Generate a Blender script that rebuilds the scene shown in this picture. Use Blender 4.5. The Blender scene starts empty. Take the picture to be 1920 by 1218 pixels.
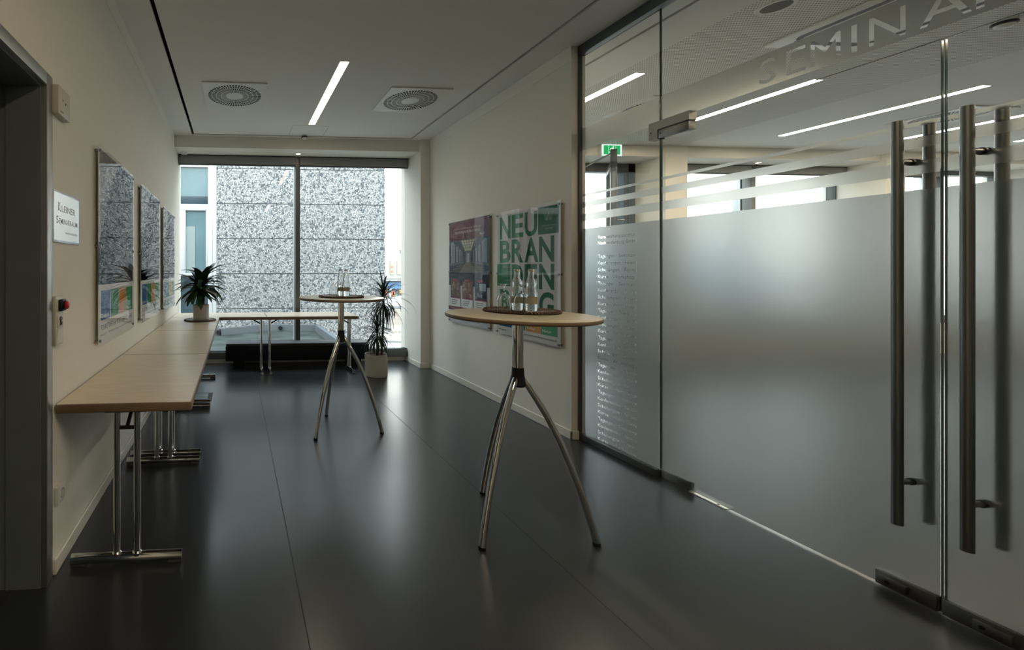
import bpy, bmesh, math, random
from mathutils import Vector, Matrix
PI = math.pi
C = bpy.context.scene.collection
SC = bpy.context.scene
random.seed(7)

# ------------------------------------------------------------------ materials
MATS = {}
def nt(name):
    m = bpy.data.materials.new(name); m.use_nodes = True
    n = m.node_tree.nodes; n.clear()
    out = n.new('ShaderNodeOutputMaterial')
    return m, n, m.node_tree.links, out
def pbsdf(n, col, rough=.5, metal=0, spec=.5, trans=0, ior=1.45):
    b = n.new('ShaderNodeBsdfPrincipled')
    b.inputs['Base Color'].default_value = (*col, 1)
    b.inputs['Roughness'].default_value = rough
    b.inputs['Metallic'].default_value = metal
    b.inputs['Specular IOR Level'].default_value = spec
    b.inputs['Transmission Weight'].default_value = trans
    b.inputs['IOR'].default_value = ior
    return b
def mat(name, col, rough=.5, metal=0, spec=.5, trans=0, ior=1.45, var=.0, scale=20, bump=0, stretch=(1, 1, 1)):
    """principled surface with a little noise in colour and relief"""
    if name in MATS: return MATS[name]
    m, n, l, out = nt(name)
    b = pbsdf(n, col, rough, metal, spec, trans, ior)
    if var or bump:
        tc = n.new('ShaderNodeTexCoord'); mp = n.new('ShaderNodeMapping'); mp.inputs['Scale'].default_value = stretch
        nz = n.new('ShaderNodeTexNoise'); nz.inputs['Scale'].default_value = scale; nz.inputs['Detail'].default_value = 6
        l.new(tc.outputs['Object'], mp.inputs['Vector']); l.new(mp.outputs['Vector'], nz.inputs['Vector'])
        if var:
            r = n.new('ShaderNodeValToRGB')
            r.color_ramp.elements[0].position = .3; r.color_ramp.elements[1].position = .7
            r.color_ramp.elements[0].color = (*[c * (1 - var) for c in col], 1)
            r.color_ramp.elements[1].color = (*[min(1, c * (1 + var)) for c in col], 1)
            l.new(nz.outputs['Fac'], r.inputs['Fac']); l.new(r.outputs['Color'], b.inputs['Base Color'])
        if bump:
            bp = n.new('ShaderNodeBump'); bp.inputs['Strength'].default_value = bump; bp.inputs['Distance'].default_value = .002
            l.new(nz.outputs['Fac'], bp.inputs['Height']); l.new(bp.outputs['Normal'], b.inputs['Normal'])
    l.new(b.outputs['BSDF'], out.inputs['Surface'])
    MATS[name] = m
    return m
def emit(name, col, strength):
    if name in MATS: return MATS[name]
    m, n, l, out = nt(name)
    e = n.new('ShaderNodeEmission'); e.inputs['Color'].default_value = (*col, 1); e.inputs['Strength'].default_value = strength
    l.new(e.outputs[0], out.inputs['Surface']); MATS[name] = m
    return m
def clear(name, tint=(.96, .98, .97), ior=1.5):
    """thin clear sheet: reflects by Fresnel on its outer faces, lets the rest through"""
    if name in MATS: return MATS[name]
    m, n, l, out = nt(name)
    t = n.new('ShaderNodeBsdfTransparent'); t.inputs['Color'].default_value = (*tint, 1)
    g = n.new('ShaderNodeBsdfGlossy'); g.inputs['Roughness'].default_value = 0.0
    f = n.new('ShaderNodeFresnel'); f.inputs['IOR'].default_value = ior
    geo = n.new('ShaderNodeNewGeometry')
    inv = n.new('ShaderNodeMath'); inv.operation = 'SUBTRACT'; inv.inputs[0].default_value = 1
    l.new(geo.outputs['Backfacing'], inv.inputs[1])
    mu = n.new('ShaderNodeMath'); mu.operation = 'MULTIPLY'
    l.new(f.outputs[0], mu.inputs[0]); l.new(inv.outputs[0], mu.inputs[1])
    mx = n.new('ShaderNodeMixShader')
    l.new(mu.outputs[0], mx.inputs[0]); l.new(t.outputs[0], mx.inputs[1]); l.new(g.outputs[0], mx.inputs[2])
    l.new(mx.outputs[0], out.inputs['Surface']); MATS[name] = m
    return m
def frosted(name, col, rough=.28):
    m, n, l, out = nt(name)
    b = pbsdf(n, col, rough, trans=1, ior=1.3, spec=.3)
    d = n.new('ShaderNodeBsdfTranslucent'); d.inputs['Color'].default_value = (.8, .83, .82, 1)
    mx = n.new('ShaderNodeMixShader'); mx.inputs[0].default_value = .04
    l.new(b.outputs[0], mx.inputs[1]); l.new(d.outputs[0], mx.inputs[2]); l.new(mx.outputs[0], out.inputs['Surface'])
    MATS[name] = m
    return m

M = dict(
    wall=mat('wall_paint', (.81, .785, .715), .75, var=.015, scale=60, bump=.08),
    trim=mat('trim_paint', (.83, .815, .76), .5, var=.01, scale=30),
    ceil=mat('ceiling_paint', (.80, .79, .76), .85, var=.01, scale=40),
    base=mat('baseboard_paint', (.80, .775, .70), .35, var=.01, scale=30),
    dark=mat('plenum_black', (.01, .01, .012), .9, var=.1, scale=10),
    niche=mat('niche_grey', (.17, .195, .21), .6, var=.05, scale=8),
    steel=mat('brushed_steel', (.24, .245, .24), .33, 1, var=.12, scale=60, stretch=(1, 1, .02)),
    patch=mat('satin_steel', (.24, .235, .225), .38, 1, var=.06, scale=50, stretch=(.05, .05, 1)),
    zinc=mat('door_frame_steel', (.42, .43, .42), .42, .85, var=.05, scale=20),
    chrome=mat('chrome', (.78, .78, .77), .06, 1, var=.02, scale=10),
    alu=mat('anodised_grey', (.16, .165, .165), .45, .6, var=.04, scale=30),
    black=mat('black_plastic', (.012, .012, .014), .45, var=.1, scale=60),
    anthr=mat('anthracite_frame', (.085, .096, .105), .4, .2, var=.05, scale=30),
    bench=mat('black_lacquer', (.006, .007, .011), .55, spec=.25, var=.1, scale=40),
    white=mat('white_plastic', (.74, .73, .70), .35, var=.01, scale=40),
    cream=mat('cream_plastic', (.60, .57, .50), .35, var=.01, scale=40),
    pot=mat('glazed_pot', (.50, .48, .44), .5, var=.04, scale=50, bump=.1),
    soil=mat('soil', (.10, .045, .03), .95, var=.5, scale=90, bump=1),
    leaf=mat('dark_green_leaf', (.022, .060, .024), .38, var=.35, scale=18),
    leaf2=mat('narrow_green_leaf', (.020, .045, .022), .45, var=.35, scale=18),
    bark=mat('cane_bark', (.10, .065, .04), .85, var=.35, scale=60, bump=.8, stretch=(1, 1, 3)),
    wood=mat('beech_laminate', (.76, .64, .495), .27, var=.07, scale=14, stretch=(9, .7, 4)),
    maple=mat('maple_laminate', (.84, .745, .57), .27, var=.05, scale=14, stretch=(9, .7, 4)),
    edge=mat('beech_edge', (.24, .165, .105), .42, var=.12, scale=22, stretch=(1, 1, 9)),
    bead=mat('brown_beads', (.13, .065, .03), .4, var=.5, scale=120),
    rim=mat('dark_braid', (.012, .010, .009), .6, var=.3, scale=150),
    red=mat('red_button', (.55, .015, .02), .25),
    label=mat('bottle_label', (.42, .38, .28), .6, var=.05, scale=60),
    glass=clear('clear_glass', (.95, .965, .96)),
    winglass=clear('window_glass', (.93, .96, .95)),
    acryl=clear('acrylic', (.985, .985, .985), 1.49),
    gedge=mat('green_glass_edge', (.03, .07, .06), .1, spec=.6),
    film=frosted('frosted_film', (.30, .318, .332)),
    film_lit=frosted('frosted_film_lit', (.44, .455, .45), .28),  # same film, its lighter colour stands in for stronger light behind it
    bottle=mat('bottle_glass', (.97, .99, .98), 0.0, trans=1, ior=1.34),
    goblet=mat('goblet_glass', (.99, .99, .98), 0.0, trans=1, ior=1.45),
    lamp=emit('lamp_diffuser', (1, .83, .60), 12),
    lamp3=emit('lamp_diffuser_rear', (1, .80, .53), 58),
    lamp2=emit('lamp_diffuser_bright', (1, .84, .62), 62),
    spot=emit('spot_diffuser', (1, .84, .62), 5),
    exitg=emit('exit_green', (.02, .42, .12), 1.0),
    exitw=emit('exit_white', (.85, .95, .88), 1.0),
    seam=mat('floor_seam', (.030, .031, .034), .6),
    blind=mat('blind_fabric', (.26, .27, .27), .7, var=.04, scale=80),
)

def floor_mat():
    m, n, l, out = nt('linoleum')
    b = pbsdf(n, (.06, .062, .066), .3, spec=.5); b.inputs['Coat Weight'].default_value = .5; b.inputs['Coat Roughness'].default_value = .2
    tc = n.new('ShaderNodeTexCoord')
    nz = n.new('ShaderNodeTexNoise'); nz.inputs['Scale'].default_value = 7; nz.inputs['Detail'].default_value = 8
    l.new(tc.outputs['Object'], nz.inputs['Vector'])
    r = n.new('ShaderNodeValToRGB'); r.color_ramp.elements[0].color = (.025, .029, .035, 1); r.color_ramp.elements[1].color = (.033, .038, .045, 1)
    l.new(nz.outputs['Fac'], r.inputs['Fac']); l.new(r.outputs['Color'], b.inputs['Base Color'])
    n2 = n.new('ShaderNodeTexNoise'); n2.inputs['Scale'].default_value = 2.5; n2.inputs['Detail'].default_value = 5
    l.new(tc.outputs['Object'], n2.inputs['Vector'])
    mr = n.new('ShaderNodeMapRange'); mr.inputs['To Min'].default_value = .27; mr.inputs['To Max'].default_value = .36
    l.new(n2.outputs['Fac'], mr.inputs['Value']); l.new(mr.outputs['Result'], b.inputs['Roughness'])
    l.new(b.outputs[0], out.inputs[0]); return m
M['floor'] = floor_mat()

def perf_mat():
    """ceiling board with a square grid of round sound holes"""
    m, n, l, out = nt('perforated_board')
    b = pbsdf(n, (.80, .79, .76), .85)
    tc = n.new('ShaderNodeTexCoord'); sep = n.new('ShaderNodeSeparateXYZ'); l.new(tc.outputs['Object'], sep.inputs[0])
    def cell(o):
        a = n.new('ShaderNodeMath'); a.operation = 'DIVIDE'; a.inputs[1].default_value = .021; l.new(o, a.inputs[0])
        f = n.new('ShaderNodeMath'); f.operation = 'FRACT'; l.new(a.outputs[0], f.inputs[0])
        s = n.new('ShaderNodeMath'); s.operation = 'SUBTRACT'; s.inputs[1].default_value = .5; l.new(f.outputs[0], s.inputs[0])
        p = n.new('ShaderNodeMath'); p.operation = 'MULTIPLY'; l.new(s.outputs[0], p.inputs[0]); l.new(s.outputs[0], p.inputs[1])
        return p.outputs[0]
    ad = n.new('ShaderNodeMath'); ad.operation = 'ADD'; l.new(cell(sep.outputs[0]), ad.inputs[0]); l.new(cell(sep.outputs[1]), ad.inputs[1])
    lt = n.new('ShaderNodeMath'); lt.operation = 'LESS_THAN'; lt.inputs[1].default_value = .045; l.new(ad.outputs[0], lt.inputs[0])
    mx = n.new('ShaderNodeMix'); mx.data_type = 'RGBA'; mx.inputs[6].default_value = (.80, .79, .76, 1); mx.inputs[7].default_value = (.10, .097, .09, 1)
    l.new(lt.outputs[0], mx.inputs[0]); l.new(mx.outputs[2], b.inputs['Base Color']); l.new(b.outputs[0], out.inputs[0]); return m
M['perf'] = perf_mat()

def pebble_mat():
    """washed concrete: pale and dark pebbles in grey mortar"""
    m, n, l, out = nt('pebble_concrete')
    b = pbsdf(n, (.5, .5, .5), .8)
    tc = n.new('ShaderNodeTexCoord')
    nz = n.new('ShaderNodeTexNoise'); nz.inputs['Scale'].default_value = 9; nz.inputs['Detail'].default_value = 2
    vm = n.new('ShaderNodeVectorMath'); vm.operation = 'MULTIPLY_ADD'; vm.inputs[1].default_value = (.05, .05, .05)
    l.new(tc.outputs['Object'], nz.inputs['Vector']); l.new(nz.outputs['Color'], vm.inputs[0]); l.new(tc.outputs['Object'], vm.inputs[2])
    v = n.new('ShaderNodeTexVoronoi'); v.inputs['Scale'].default_value = 28; v.feature = 'F1'
    ve = n.new('ShaderNodeTexVoronoi'); ve.inputs['Scale'].default_value = 28; ve.feature = 'DISTANCE_TO_EDGE'
    l.new(vm.outputs[0], v.inputs['Vector']); l.new(vm.outputs[0], ve.inputs['Vector'])
    sp = n.new('ShaderNodeSeparateColor'); l.new(v.outputs['Color'], sp.inputs[0])
    r = n.new('ShaderNodeValToRGB'); cr = r.color_ramp; cr.interpolation = 'CONSTANT'
    cr.elements[0].position = 0; cr.elements[0].color = (0.084, 0.099, 0.115, 1)
    cr.elements[1].position = .09; cr.elements[1].color = (0.220, 0.230, 0.236, 1)
    for p, c in ((.20, (0.430, 0.435, 0.430, 1)), (.45, (0.366, 0.373, 0.373, 1)), (.62, (0.471, 0.466, 0.451, 1)), (.80, (0.315, 0.325, 0.335, 1)), (.93, (0.157, 0.173, 0.189, 1))):
        e = cr.elements.new(p); e.color = c
    l.new(sp.outputs[0], r.inputs['Fac'])
    er = n.new('ShaderNodeMapRange'); er.inputs['From Min'].default_value = .02; er.inputs['From Max'].default_value = .10
    l.new(ve.outputs['Distance'], er.inputs['Value'])
    mx = n.new('ShaderNodeMix'); mx.data_type = 'RGBA'; mx.inputs[6].default_value = (.10, .115, .13, 1)
    l.new(er.outputs['Result'], mx.inputs[0]); l.new(r.outputs['Color'], mx.inputs[7]); l.new(mx.outputs[2], b.inputs['Base Color'])
    bp = n.new('ShaderNodeBump'); bp.inputs['Strength'].default_value = .6; bp.inputs['Distance'].default_value = .02
    l.new(er.outputs['Result'], bp.inputs['Height']); l.new(bp.outputs['Normal'], b.inputs['Normal'])
    l.new(b.outputs[0], out.inputs[0]); return m
M['pebble'] = pebble_mat()

def photo_mat(name, c0, c1, c2, sc):
    m, n, l, out = nt(name)
    b = pbsdf(n, c0, .6, spec=.1)
    tc = n.new('ShaderNodeTexCoord'); mp = n.new('ShaderNodeMapping'); mp.inputs['Scale'].default_value = (1, 1, .5)
    nz = n.new('ShaderNodeTexNoise'); nz.inputs['Scale'].default_value = sc; nz.inputs['Detail'].default_value = 9; nz.inputs['Roughness'].default_value = .65
    l.new(tc.outputs['Object'], mp.inputs[0]); l.new(mp.outputs[0], nz.inputs['Vector'])
    r = n.new('ShaderNodeValToRGB'); r.color_ramp.elements[0].position = .35; r.color_ramp.elements[1].position = .68
    r.color_ramp.elements[0].color = (*c0, 1); r.color_ramp.elements[1].color = (*c2, 1)
    e = r.color_ramp.elements.new(.52); e.color = (*c1, 1)
    l.new(nz.outputs['Fac'], r.inputs['Fac']); l.new(r.outputs['Color'], b.inputs['Base Color']); l.new(b.outputs[0], out.inputs[0]); return m

def print_mat():
    m, n, l, out = nt('poster_ink')
    b = pbsdf(n, (1, 1, 1), .6, spec=.1); a = n.new('ShaderNodeAttribute'); a.attribute_name = 'ink'
    l.new(a.outputs['Color'], b.inputs['Base Color']); l.new(b.outputs[0], out.inputs[0]); return m
M['ink'] = print_mat()

# ------------------------------------------------------------------ mesh helpers
class MB:
    """collects shapes and links them as one mesh object"""
    def __init__(s): s.bm = bmesh.new(); s.mats = []
    def _m(s, m):
        if m not in s.mats: s.mats.append(m)
        return s.mats.index(m)
    def _new(s, before, m):
        i = s._m(m)
        for f in s.bm.faces[before:] if False else [f for f in s.bm.faces if f.index == -1 or f.index >= before]: f.material_index = i
    def add(s, tmp, m, mx=None):
        if mx is not None: bmesh.ops.transform(tmp, matrix=mx, verts=tmp.verts)
        i = s._m(m)
        for f in tmp.faces: f.material_index = i
        me = bpy.data.meshes.new('t'); tmp.to_mesh(me); tmp.free(); s.bm.from_mesh(me); bpy.data.meshes.remove(me)
        return s
    def box(s, a, b, m, bev=0, seg=2, mx=None):
        t = bmesh.new(); bmesh.ops.create_cube(t, size=1)
        lo = [min(a[i], b[i]) for i in range(3)]; hi = [max(a[i], b[i]) for i in range(3)]
        for v in t.verts: v.co = Vector([lo[i] + (v.co[i] + .5) * (hi[i] - lo[i]) for i in range(3)])
        if bev: bmesh.ops.bevel(t, geom=t.edges[:], offset=bev, segments=seg, affect='EDGES', profile=.5)
        return s.add(t, m, mx)
    def cyl(s, p, q, r, m, n=20, r2=None, cap=True):
        p, q = Vector(p), Vector(q); d = q - p
        t = bmesh.new(); bmesh.ops.create_cone(t, cap_ends=cap, segments=n, radius1=r, radius2=r if r2 is None else r2, depth=d.length)
        mx = Matrix.Translation((p + q) / 2) @ d.to_track_quat('Z', 'Y').to_matrix().to_4x4()
        return s.add(t, m, mx)
    def lathe(s, prof, m, n=32, mx=None):
        t = bmesh.new(); rings = []
        for r, z in prof:
            if r < 1e-6: rings.append([t.verts.new((0, 0, z))])
            else: rings.append([t.verts.new((r * math.cos(2 * PI * k / n), r * math.sin(2 * PI * k / n), z)) for k in range(n)])
        for A, B in zip(rings, rings[1:]):
            if len(A) == 1 and len(B) == 1: continue
            for k in range(n):
                k2 = (k + 1) % n
                if len(A) == 1: t.faces.new((A[0], B[k2], B[k]))
                elif len(B) == 1: t.faces.new((A[k], A[k2], B[0]))
                else: t.faces.new((A[k], A[k2], B[k2], B[k]))
        bmesh.ops.recalc_face_normals(t, faces=t.faces)
        return s.add(t, m, mx)
    def tube(s, pts, r, m, n=12):
        pts = [Vector(p) for p in pts]; t = bmesh.new(); rings = []; up = Vector((0, 0, 1))
        rr = r if isinstance(r, (list, tuple)) else [r] * len(pts)
        ref = None
        for i, p in enumerate(pts):
            d = (pts[min(i + 1, len(pts) - 1)] - pts[max(i - 1, 0)]).normalized()
            if ref is None: ref = d.orthogonal().normalized()
            x = (ref - d * ref.dot(d)).normalized(); ref = x; y = d.cross(x)
            rings.append([t.verts.new(p + (x * math.cos(2 * PI * k / n) + y * math.sin(2 * PI * k / n)) * rr[i]) for k in range(n)])
        for A, B in zip(rings, rings[1:]):
            for k in range(n): t.faces.new((A[k], A[(k + 1) % n], B[(k + 1) % n], B[k]))
        t.faces.new(rings[0][::-1]); t.faces.new(rings[-1])
        bmesh.ops.recalc_face_normals(t, faces=t.faces)
        return s.add(t, m)
    def poly(s, pts, m):
        t = bmesh.new(); t.faces.new([t.verts.new(p) for p in pts]); return s.add(t, m)
    def prism(s, pts, ext, m, mx=None):
        t = bmesh.new(); f = t.faces.new([t.verts.new(p) for p in pts])
        r = bmesh.ops.extrude_face_region(t, geom=[f])
        bmesh.ops.translate(t, vec=Vector(ext), verts=[v for v in r['geom'] if isinstance(v, bmesh.types.BMVert)])
        bmesh.ops.recalc_face_normals(t, faces=t.faces)
        return s.add(t, m, mx)
    def build(s, name, parent=None, loc=(0, 0, 0), smooth=True, ang=35):
        me = bpy.data.meshes.new(name); s.bm.to_mesh(me); s.bm.free()
        for m in s.mats: me.materials.append(m)
        if smooth:
            me.polygons.foreach_set('use_smooth', [True] * len(me.polygons)); me.set_sharp_from_angle(angle=math.radians(ang))
        o = bpy.data.objects.new(name, me); C.objects.link(o); o.location = loc
        if parent: o.parent = parent
        return o

def tag(o, label, cat=None, group=None, kind=None):
    o['label'] = label
    if cat: o['category'] = cat
    if group: o['group'] = group
    if kind: o['kind'] = kind
    return o
def thing(name, label, cat, loc=(0, 0, 0), rz=0, group=None, kind=None):
    o = bpy.data.objects.new(name, None); C.objects.link(o); o.empty_display_size = .1
    o.location = loc; o.rotation_euler = (0, 0, rz)
    return tag(o, label, cat, group, kind)
def struct(o, label): return tag(o, label, None, None, 'structure')
def copy_tree(o, parent=None):
    c = o.copy(); C.objects.link(c); c.parent = parent
    for ch in list(o.children): copy_tree(ch, c)
    return c

# ---- lettering: outlines come from Blender's own built-in font
def text_curve(body, spacing=1.0, bold=0):
    cu = bpy.data.curves.new('txt', 'FONT'); cu.body = body; cu.offset = bold; cu.size = 1; cu.space_character = spacing; cu.resolution_u = 3
    o = bpy.data.objects.new('txt', cu); C.objects.link(o)
    return o, cu
def drop(o, cu):
    bpy.data.objects.remove(o); bpy.data.curves.remove(cu)
_tc = {}
def text_faces(body, spacing=1.0, bold=0):
    """flat polygons of a line of text, cap height about .73, starting at x = 0"""
    k = (body, spacing, bold)
    if k not in _tc:
        o, cu = text_curve(body, spacing, bold); bpy.context.view_layer.update()
        dg = bpy.context.evaluated_depsgraph_get(); me = o.evaluated_get(dg).to_mesh()
        vs = [(v.co.x, v.co.y) for v in me.vertices]; fs = [tuple(p.vertices) for p in me.polygons]
        o.evaluated_get(dg).to_mesh_clear(); drop(o, cu)
        x0 = min(v[0] for v in vs); x1 = max(v[0] for v in vs)
        _tc[k] = ([(x - x0, y) for x, y in vs], fs, x1 - x0)
    return _tc[k]
def text_splines(body, spacing=1.0):
    o, cu = text_curve(body, spacing); bpy.context.view_layer.update()
    dg = bpy.context.evaluated_depsgraph_get(); c2 = o.to_curve(dg)
    out = []
    for sp in c2.splines:
        out.append([(tuple(b.co), tuple(b.handle_left), tuple(b.handle_right)) for b in sp.bezier_points])
    o.to_curve_clear(); drop(o, cu)
    return out

class Print:
    """flat printed sheet made of coloured areas; u runs right, v runs up"""
    def __init__(s): s.v = []; s.f = []; s.c = []; s.z = 0
    def poly(s, pts, col, step=True):
        if step: s.z += 4e-5
        b = len(s.v); s.v += [(u, v, s.z) for u, v in pts]; s.f.append(tuple(range(b, b + len(pts)))); s.c.append(col)
    def rect(s, u0, v0, u1, v1, col): s.poly([(u0, v0), (u1, v0), (u1, v1), (u0, v1)], col)
    def text(s, body, u, v, size, col, width=None, spacing=1.0, height=None, bold=0):
        vs, fs, w = text_faces(body, spacing, bold); s.z += 4e-5; b = len(s.v)
        kx = width / w if width else size
        ky = height / .73 if height else size
        s.v += [(u + x * kx, v + y * ky, s.z) for x, y in vs]
        for f in fs: s.f.append(tuple(b + i for i in f)); s.c.append(col)
    def build(s, name, parent, mx):
        me = bpy.data.meshes.new(name); me.from_pydata(s.v, [], s.f); me.update()
        a = me.color_attributes.new('ink', 'FLOAT_COLOR', 'CORNER')
        i = 0
        for p, col in zip(me.polygons, s.c):
            for _ in p.vertices: a.data[i].color = (*col, 1); i += 1
        me.materials.append(M['ink']); o = bpy.data.objects.new(name, me); C.objects.link(o); o.parent = parent; o.matrix_local = mx
        return o
def face_mx(o, right, up):
    r, u = Vector(right), Vector(up); n = r.cross(u)
    return Matrix(((r.x, u.x, n.x, o[0]), (r.y, u.y, n.y, o[1]), (r.z, u.z, n.z, o[2]), (0, 0, 0, 1)))

def film_with_text(name, parent, mx, w, h, lines, m, th=.0006):
    """sheet w x h with letters cut clean through it; lines = (text, u, v, width, height, spacing)"""
    cu = bpy.data.curves.new(name, 'CURVE'); cu.dimensions = '2D'; cu.fill_mode = 'BOTH'; cu.extrude = th; cu.resolution_u = 2
    sp = cu.splines.new('POLY'); sp.points.add(3); sp.use_cyclic_u = True
    for p, (x, y) in zip(sp.points, ((0, 0), (w, 0), (w, h), (0, h))): p.co = (x, y, 0, 1)
    for body, u, v, tw, th_, spc in lines:
        ss = text_splines(body, spc)
        xs = [b[0][0] for s_ in ss for b in s_]; x0, x1 = min(xs), max(xs)
        kx = tw / (x1 - x0); ky = th_ / .73
        f = lambda q: (u + (q[0] - x0) * kx, v + q[1] * ky, 0)
        for s_ in ss:
            if max(u + (b[0][0] - x0) * kx for b in s_) > w - .01: continue
            n = cu.splines.new('BEZIER'); n.bezier_points.add(len(s_) - 1); n.use_cyclic_u = True
            for bp, (co, hl, hr) in zip(n.bezier_points, s_):
                bp.handle_left_type = bp.handle_right_type = 'FREE'; bp.co = f(co); bp.handle_left = f(hl); bp.handle_right = f(hr)
    t = bpy.data.objects.new('t', cu); C.objects.link(t); bpy.context.view_layer.update()
    dg = bpy.context.evaluated_depsgraph_get(); me = bpy.data.meshes.new_from_object(t.evaluated_get(dg)); drop(t, cu)
    b = bmesh.new(); b.from_mesh(me); bmesh.ops.remove_doubles(b, verts=b.verts, dist=1e-6); bmesh.ops.recalc_face_normals(b, faces=b.faces); b.to_mesh(me); b.free()
    me.name = name; me.materials.clear(); me.materials.append(m)
    o = bpy.data.objects.new(name, me); C.objects.link(o); o.parent = parent; o.matrix_local = mx
    return o

# ------------------------------------------------------------------ room measures (metres)
H = 3.08                    # ceiling height
LX, RX, GX = -.79, 2.63, 2.73
FY = 6.17                   # inside of the facade
BY = 5.66                   # front of the facade piers and of the beam
SX = 12.5                   # far side of the seminar room
NY = -4.0

# ------------------------------------------------------------------ camera and world
cam = bpy.data.cameras.new('camera'); co = bpy.data.objects.new('camera', cam); C.objects.link(co)
cam.sensor_width = 36; cam.sensor_fit = 'HORIZONTAL'; cam.lens = 810 / 1920 * 36
cam.shift_x = (960 - 500) / 1920; cam.shift_y = -(609 - 505) / 1920
co.location = (0, 0, 1.33); co.rotation_euler = (PI / 2, 0, -math.atan(59 / 810)); cam.clip_start = .05; cam.clip_end = 500
SC.camera = co
SC.view_settings.view_transform = 'Standard'; SC.view_settings.look = 'None'; SC.view_settings.gamma = 1
SC.view_settings.exposure = 0.18; SC.view_settings.use_curve_mapping = False
w = bpy.data.worlds.new('sky'); SC.world = w; w.use_nodes = True
n, l = w.node_tree.nodes, w.node_tree.links; n.clear()
tc = n.new('ShaderNodeTexCoord'); sp = n.new('ShaderNodeSeparateXYZ'); l.new(tc.outputs['Generated'], sp.inputs[0])
rp = n.new('ShaderNodeValToRGB'); cr = rp.color_ramp
cr.elements[0].position = 0; cr.elements[0].color = (.42, .41, .40, 1)
cr.elements[1].position = 1; cr.elements[1].color = (.85, 1, 1.12, 1)
for p, c in ((.0, (.80, .75, .69, 1)), (.25, (.80, .79, .77, 1)), (.6, (.84, .93, 1, 1))):
    e = cr.elements.new(p); e.color = c
bg = n.new('ShaderNodeBackground'); bg.inputs['Strength'].default_value = 5.5
wo = n.new('ShaderNodeOutputWorld')
l.new(sp.outputs[2], rp.inputs[0]); l.new(rp.outputs[0], bg.inputs[0]); l.new(bg.outputs[0], wo.inputs[0])

# ------------------------------------------------------------------ shell
b = MB().box((-2.4, NY - .2, -.2), (SX + .2, 6.35, 0), M['floor'])
struct(b.build('floor', smooth=False), 'dark grey linoleum floor with thin welded seams')
fl = bpy.data.objects['floor']
for x in (-.93, .262, 1.46):
    s = MB().box((x - .0022, NY, 0), (x + .0022, FY, .0004), M['seam']).build('floor_seam', fl, smooth=False)
b = MB()
b.box((-.95, 1.925, -.2), (LX, 6.35, 3.3), M['wall']); b.box((-.95, .44, 2.155), (LX, 1.925, 3.3), M['wall']); b.box((-.95, NY - .2, -.2), (LX, .44, 3.3), M['wall'])
struct(b.build('wall_left', smooth=False), 'warm white wall on the left side of the corridor')
b = MB().box((RX, 3.205, 0), (2.745, 6.35, 3.3), M['wall']).box((2.495, BY, 0), (RX + .03, 6.35, 3.3), M['wall'])
struct(b.build('wall_right', smooth=False), 'warm white wall between corridor window and glass partition')
b = MB().box((-2.4, NY - .2, 0), (SX + .2, NY, 3.3), M['wall'])
struct(b.build('wall_rear', smooth=False), 'wall closing the rooms behind the camera')
b = MB().box((SX, NY, 0), (SX + .2, 6.35, 3.3), M['wall'])
struct(b.build('wall_seminar', smooth=False), 'far side wall of the seminar room')
b = MB().box((2.66, NY, 0), (2.79, -1.2, 3.3), M['wall'])
struct(b.build('wall_partition', smooth=False), 'wall continuing the glass partition behind the camera')
for x0, x1, t in ((6.046, 6.378, 'beside the open terrace door'), (9.53, 9.84, 'between the seminar room windows')):
    struct(MB().box((x0, BY, 0), (x1, 6.35, 3.3), M['wall']).build('pillar', smooth=False), 'warm white facade pier ' + t)
b = MB().box((LX, BY + .05, 2.93), (SX, 6.35, 3.3), M['wall'])
struct(b.build('beam', smooth=False), 'painted beam running above all facade windows')
struct(MB().box((-2.4, NY - .2, 3.3), (SX + .2, 6.4, 3.5), M['dark']).build('roof', smooth=False), 'roof slab above the ceilings')

# ceilings: boards 20 mm thick with open shadow gaps
b = MB(); c0, c1 = H, H + .02
b.box((LX, NY, c0), (-.56, BY + .05, c1), M['ceil']); b.box((2.365, NY, c0), (2.985, BY + .05, c1), M['ceil'])
b.box((-.56, 5.645, c0), (2.365, BY + .05, c1), M['ceil'])
b.box((-.528, NY, c0), (2.335, 5.615, c1), M['ceil'])
b.box((3.015, NY, c0), (3.40, BY + .05, c1), M['ceil']); b.box((3.40, NY, c0), (6.26, BY + .05, c1), M['perf']); b.box((6.26, NY, c0), (SX, BY + .05, c1), M['ceil'])
struct(b.build('ceiling', smooth=False), 'white suspended ceiling with dark shadow gaps and a perforated field')
for i, x in ((1, LX), (2, RX)):
    s = 1 if i == 1 else -1
    b = MB().box((x, NY if i == 1 else 3.205, 2.965), (x + s * .004, BY, H), M['trim'])
    struct(b.build('trim_%d' % i, smooth=False), 'smooth painted band along the top of the wall')
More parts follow.
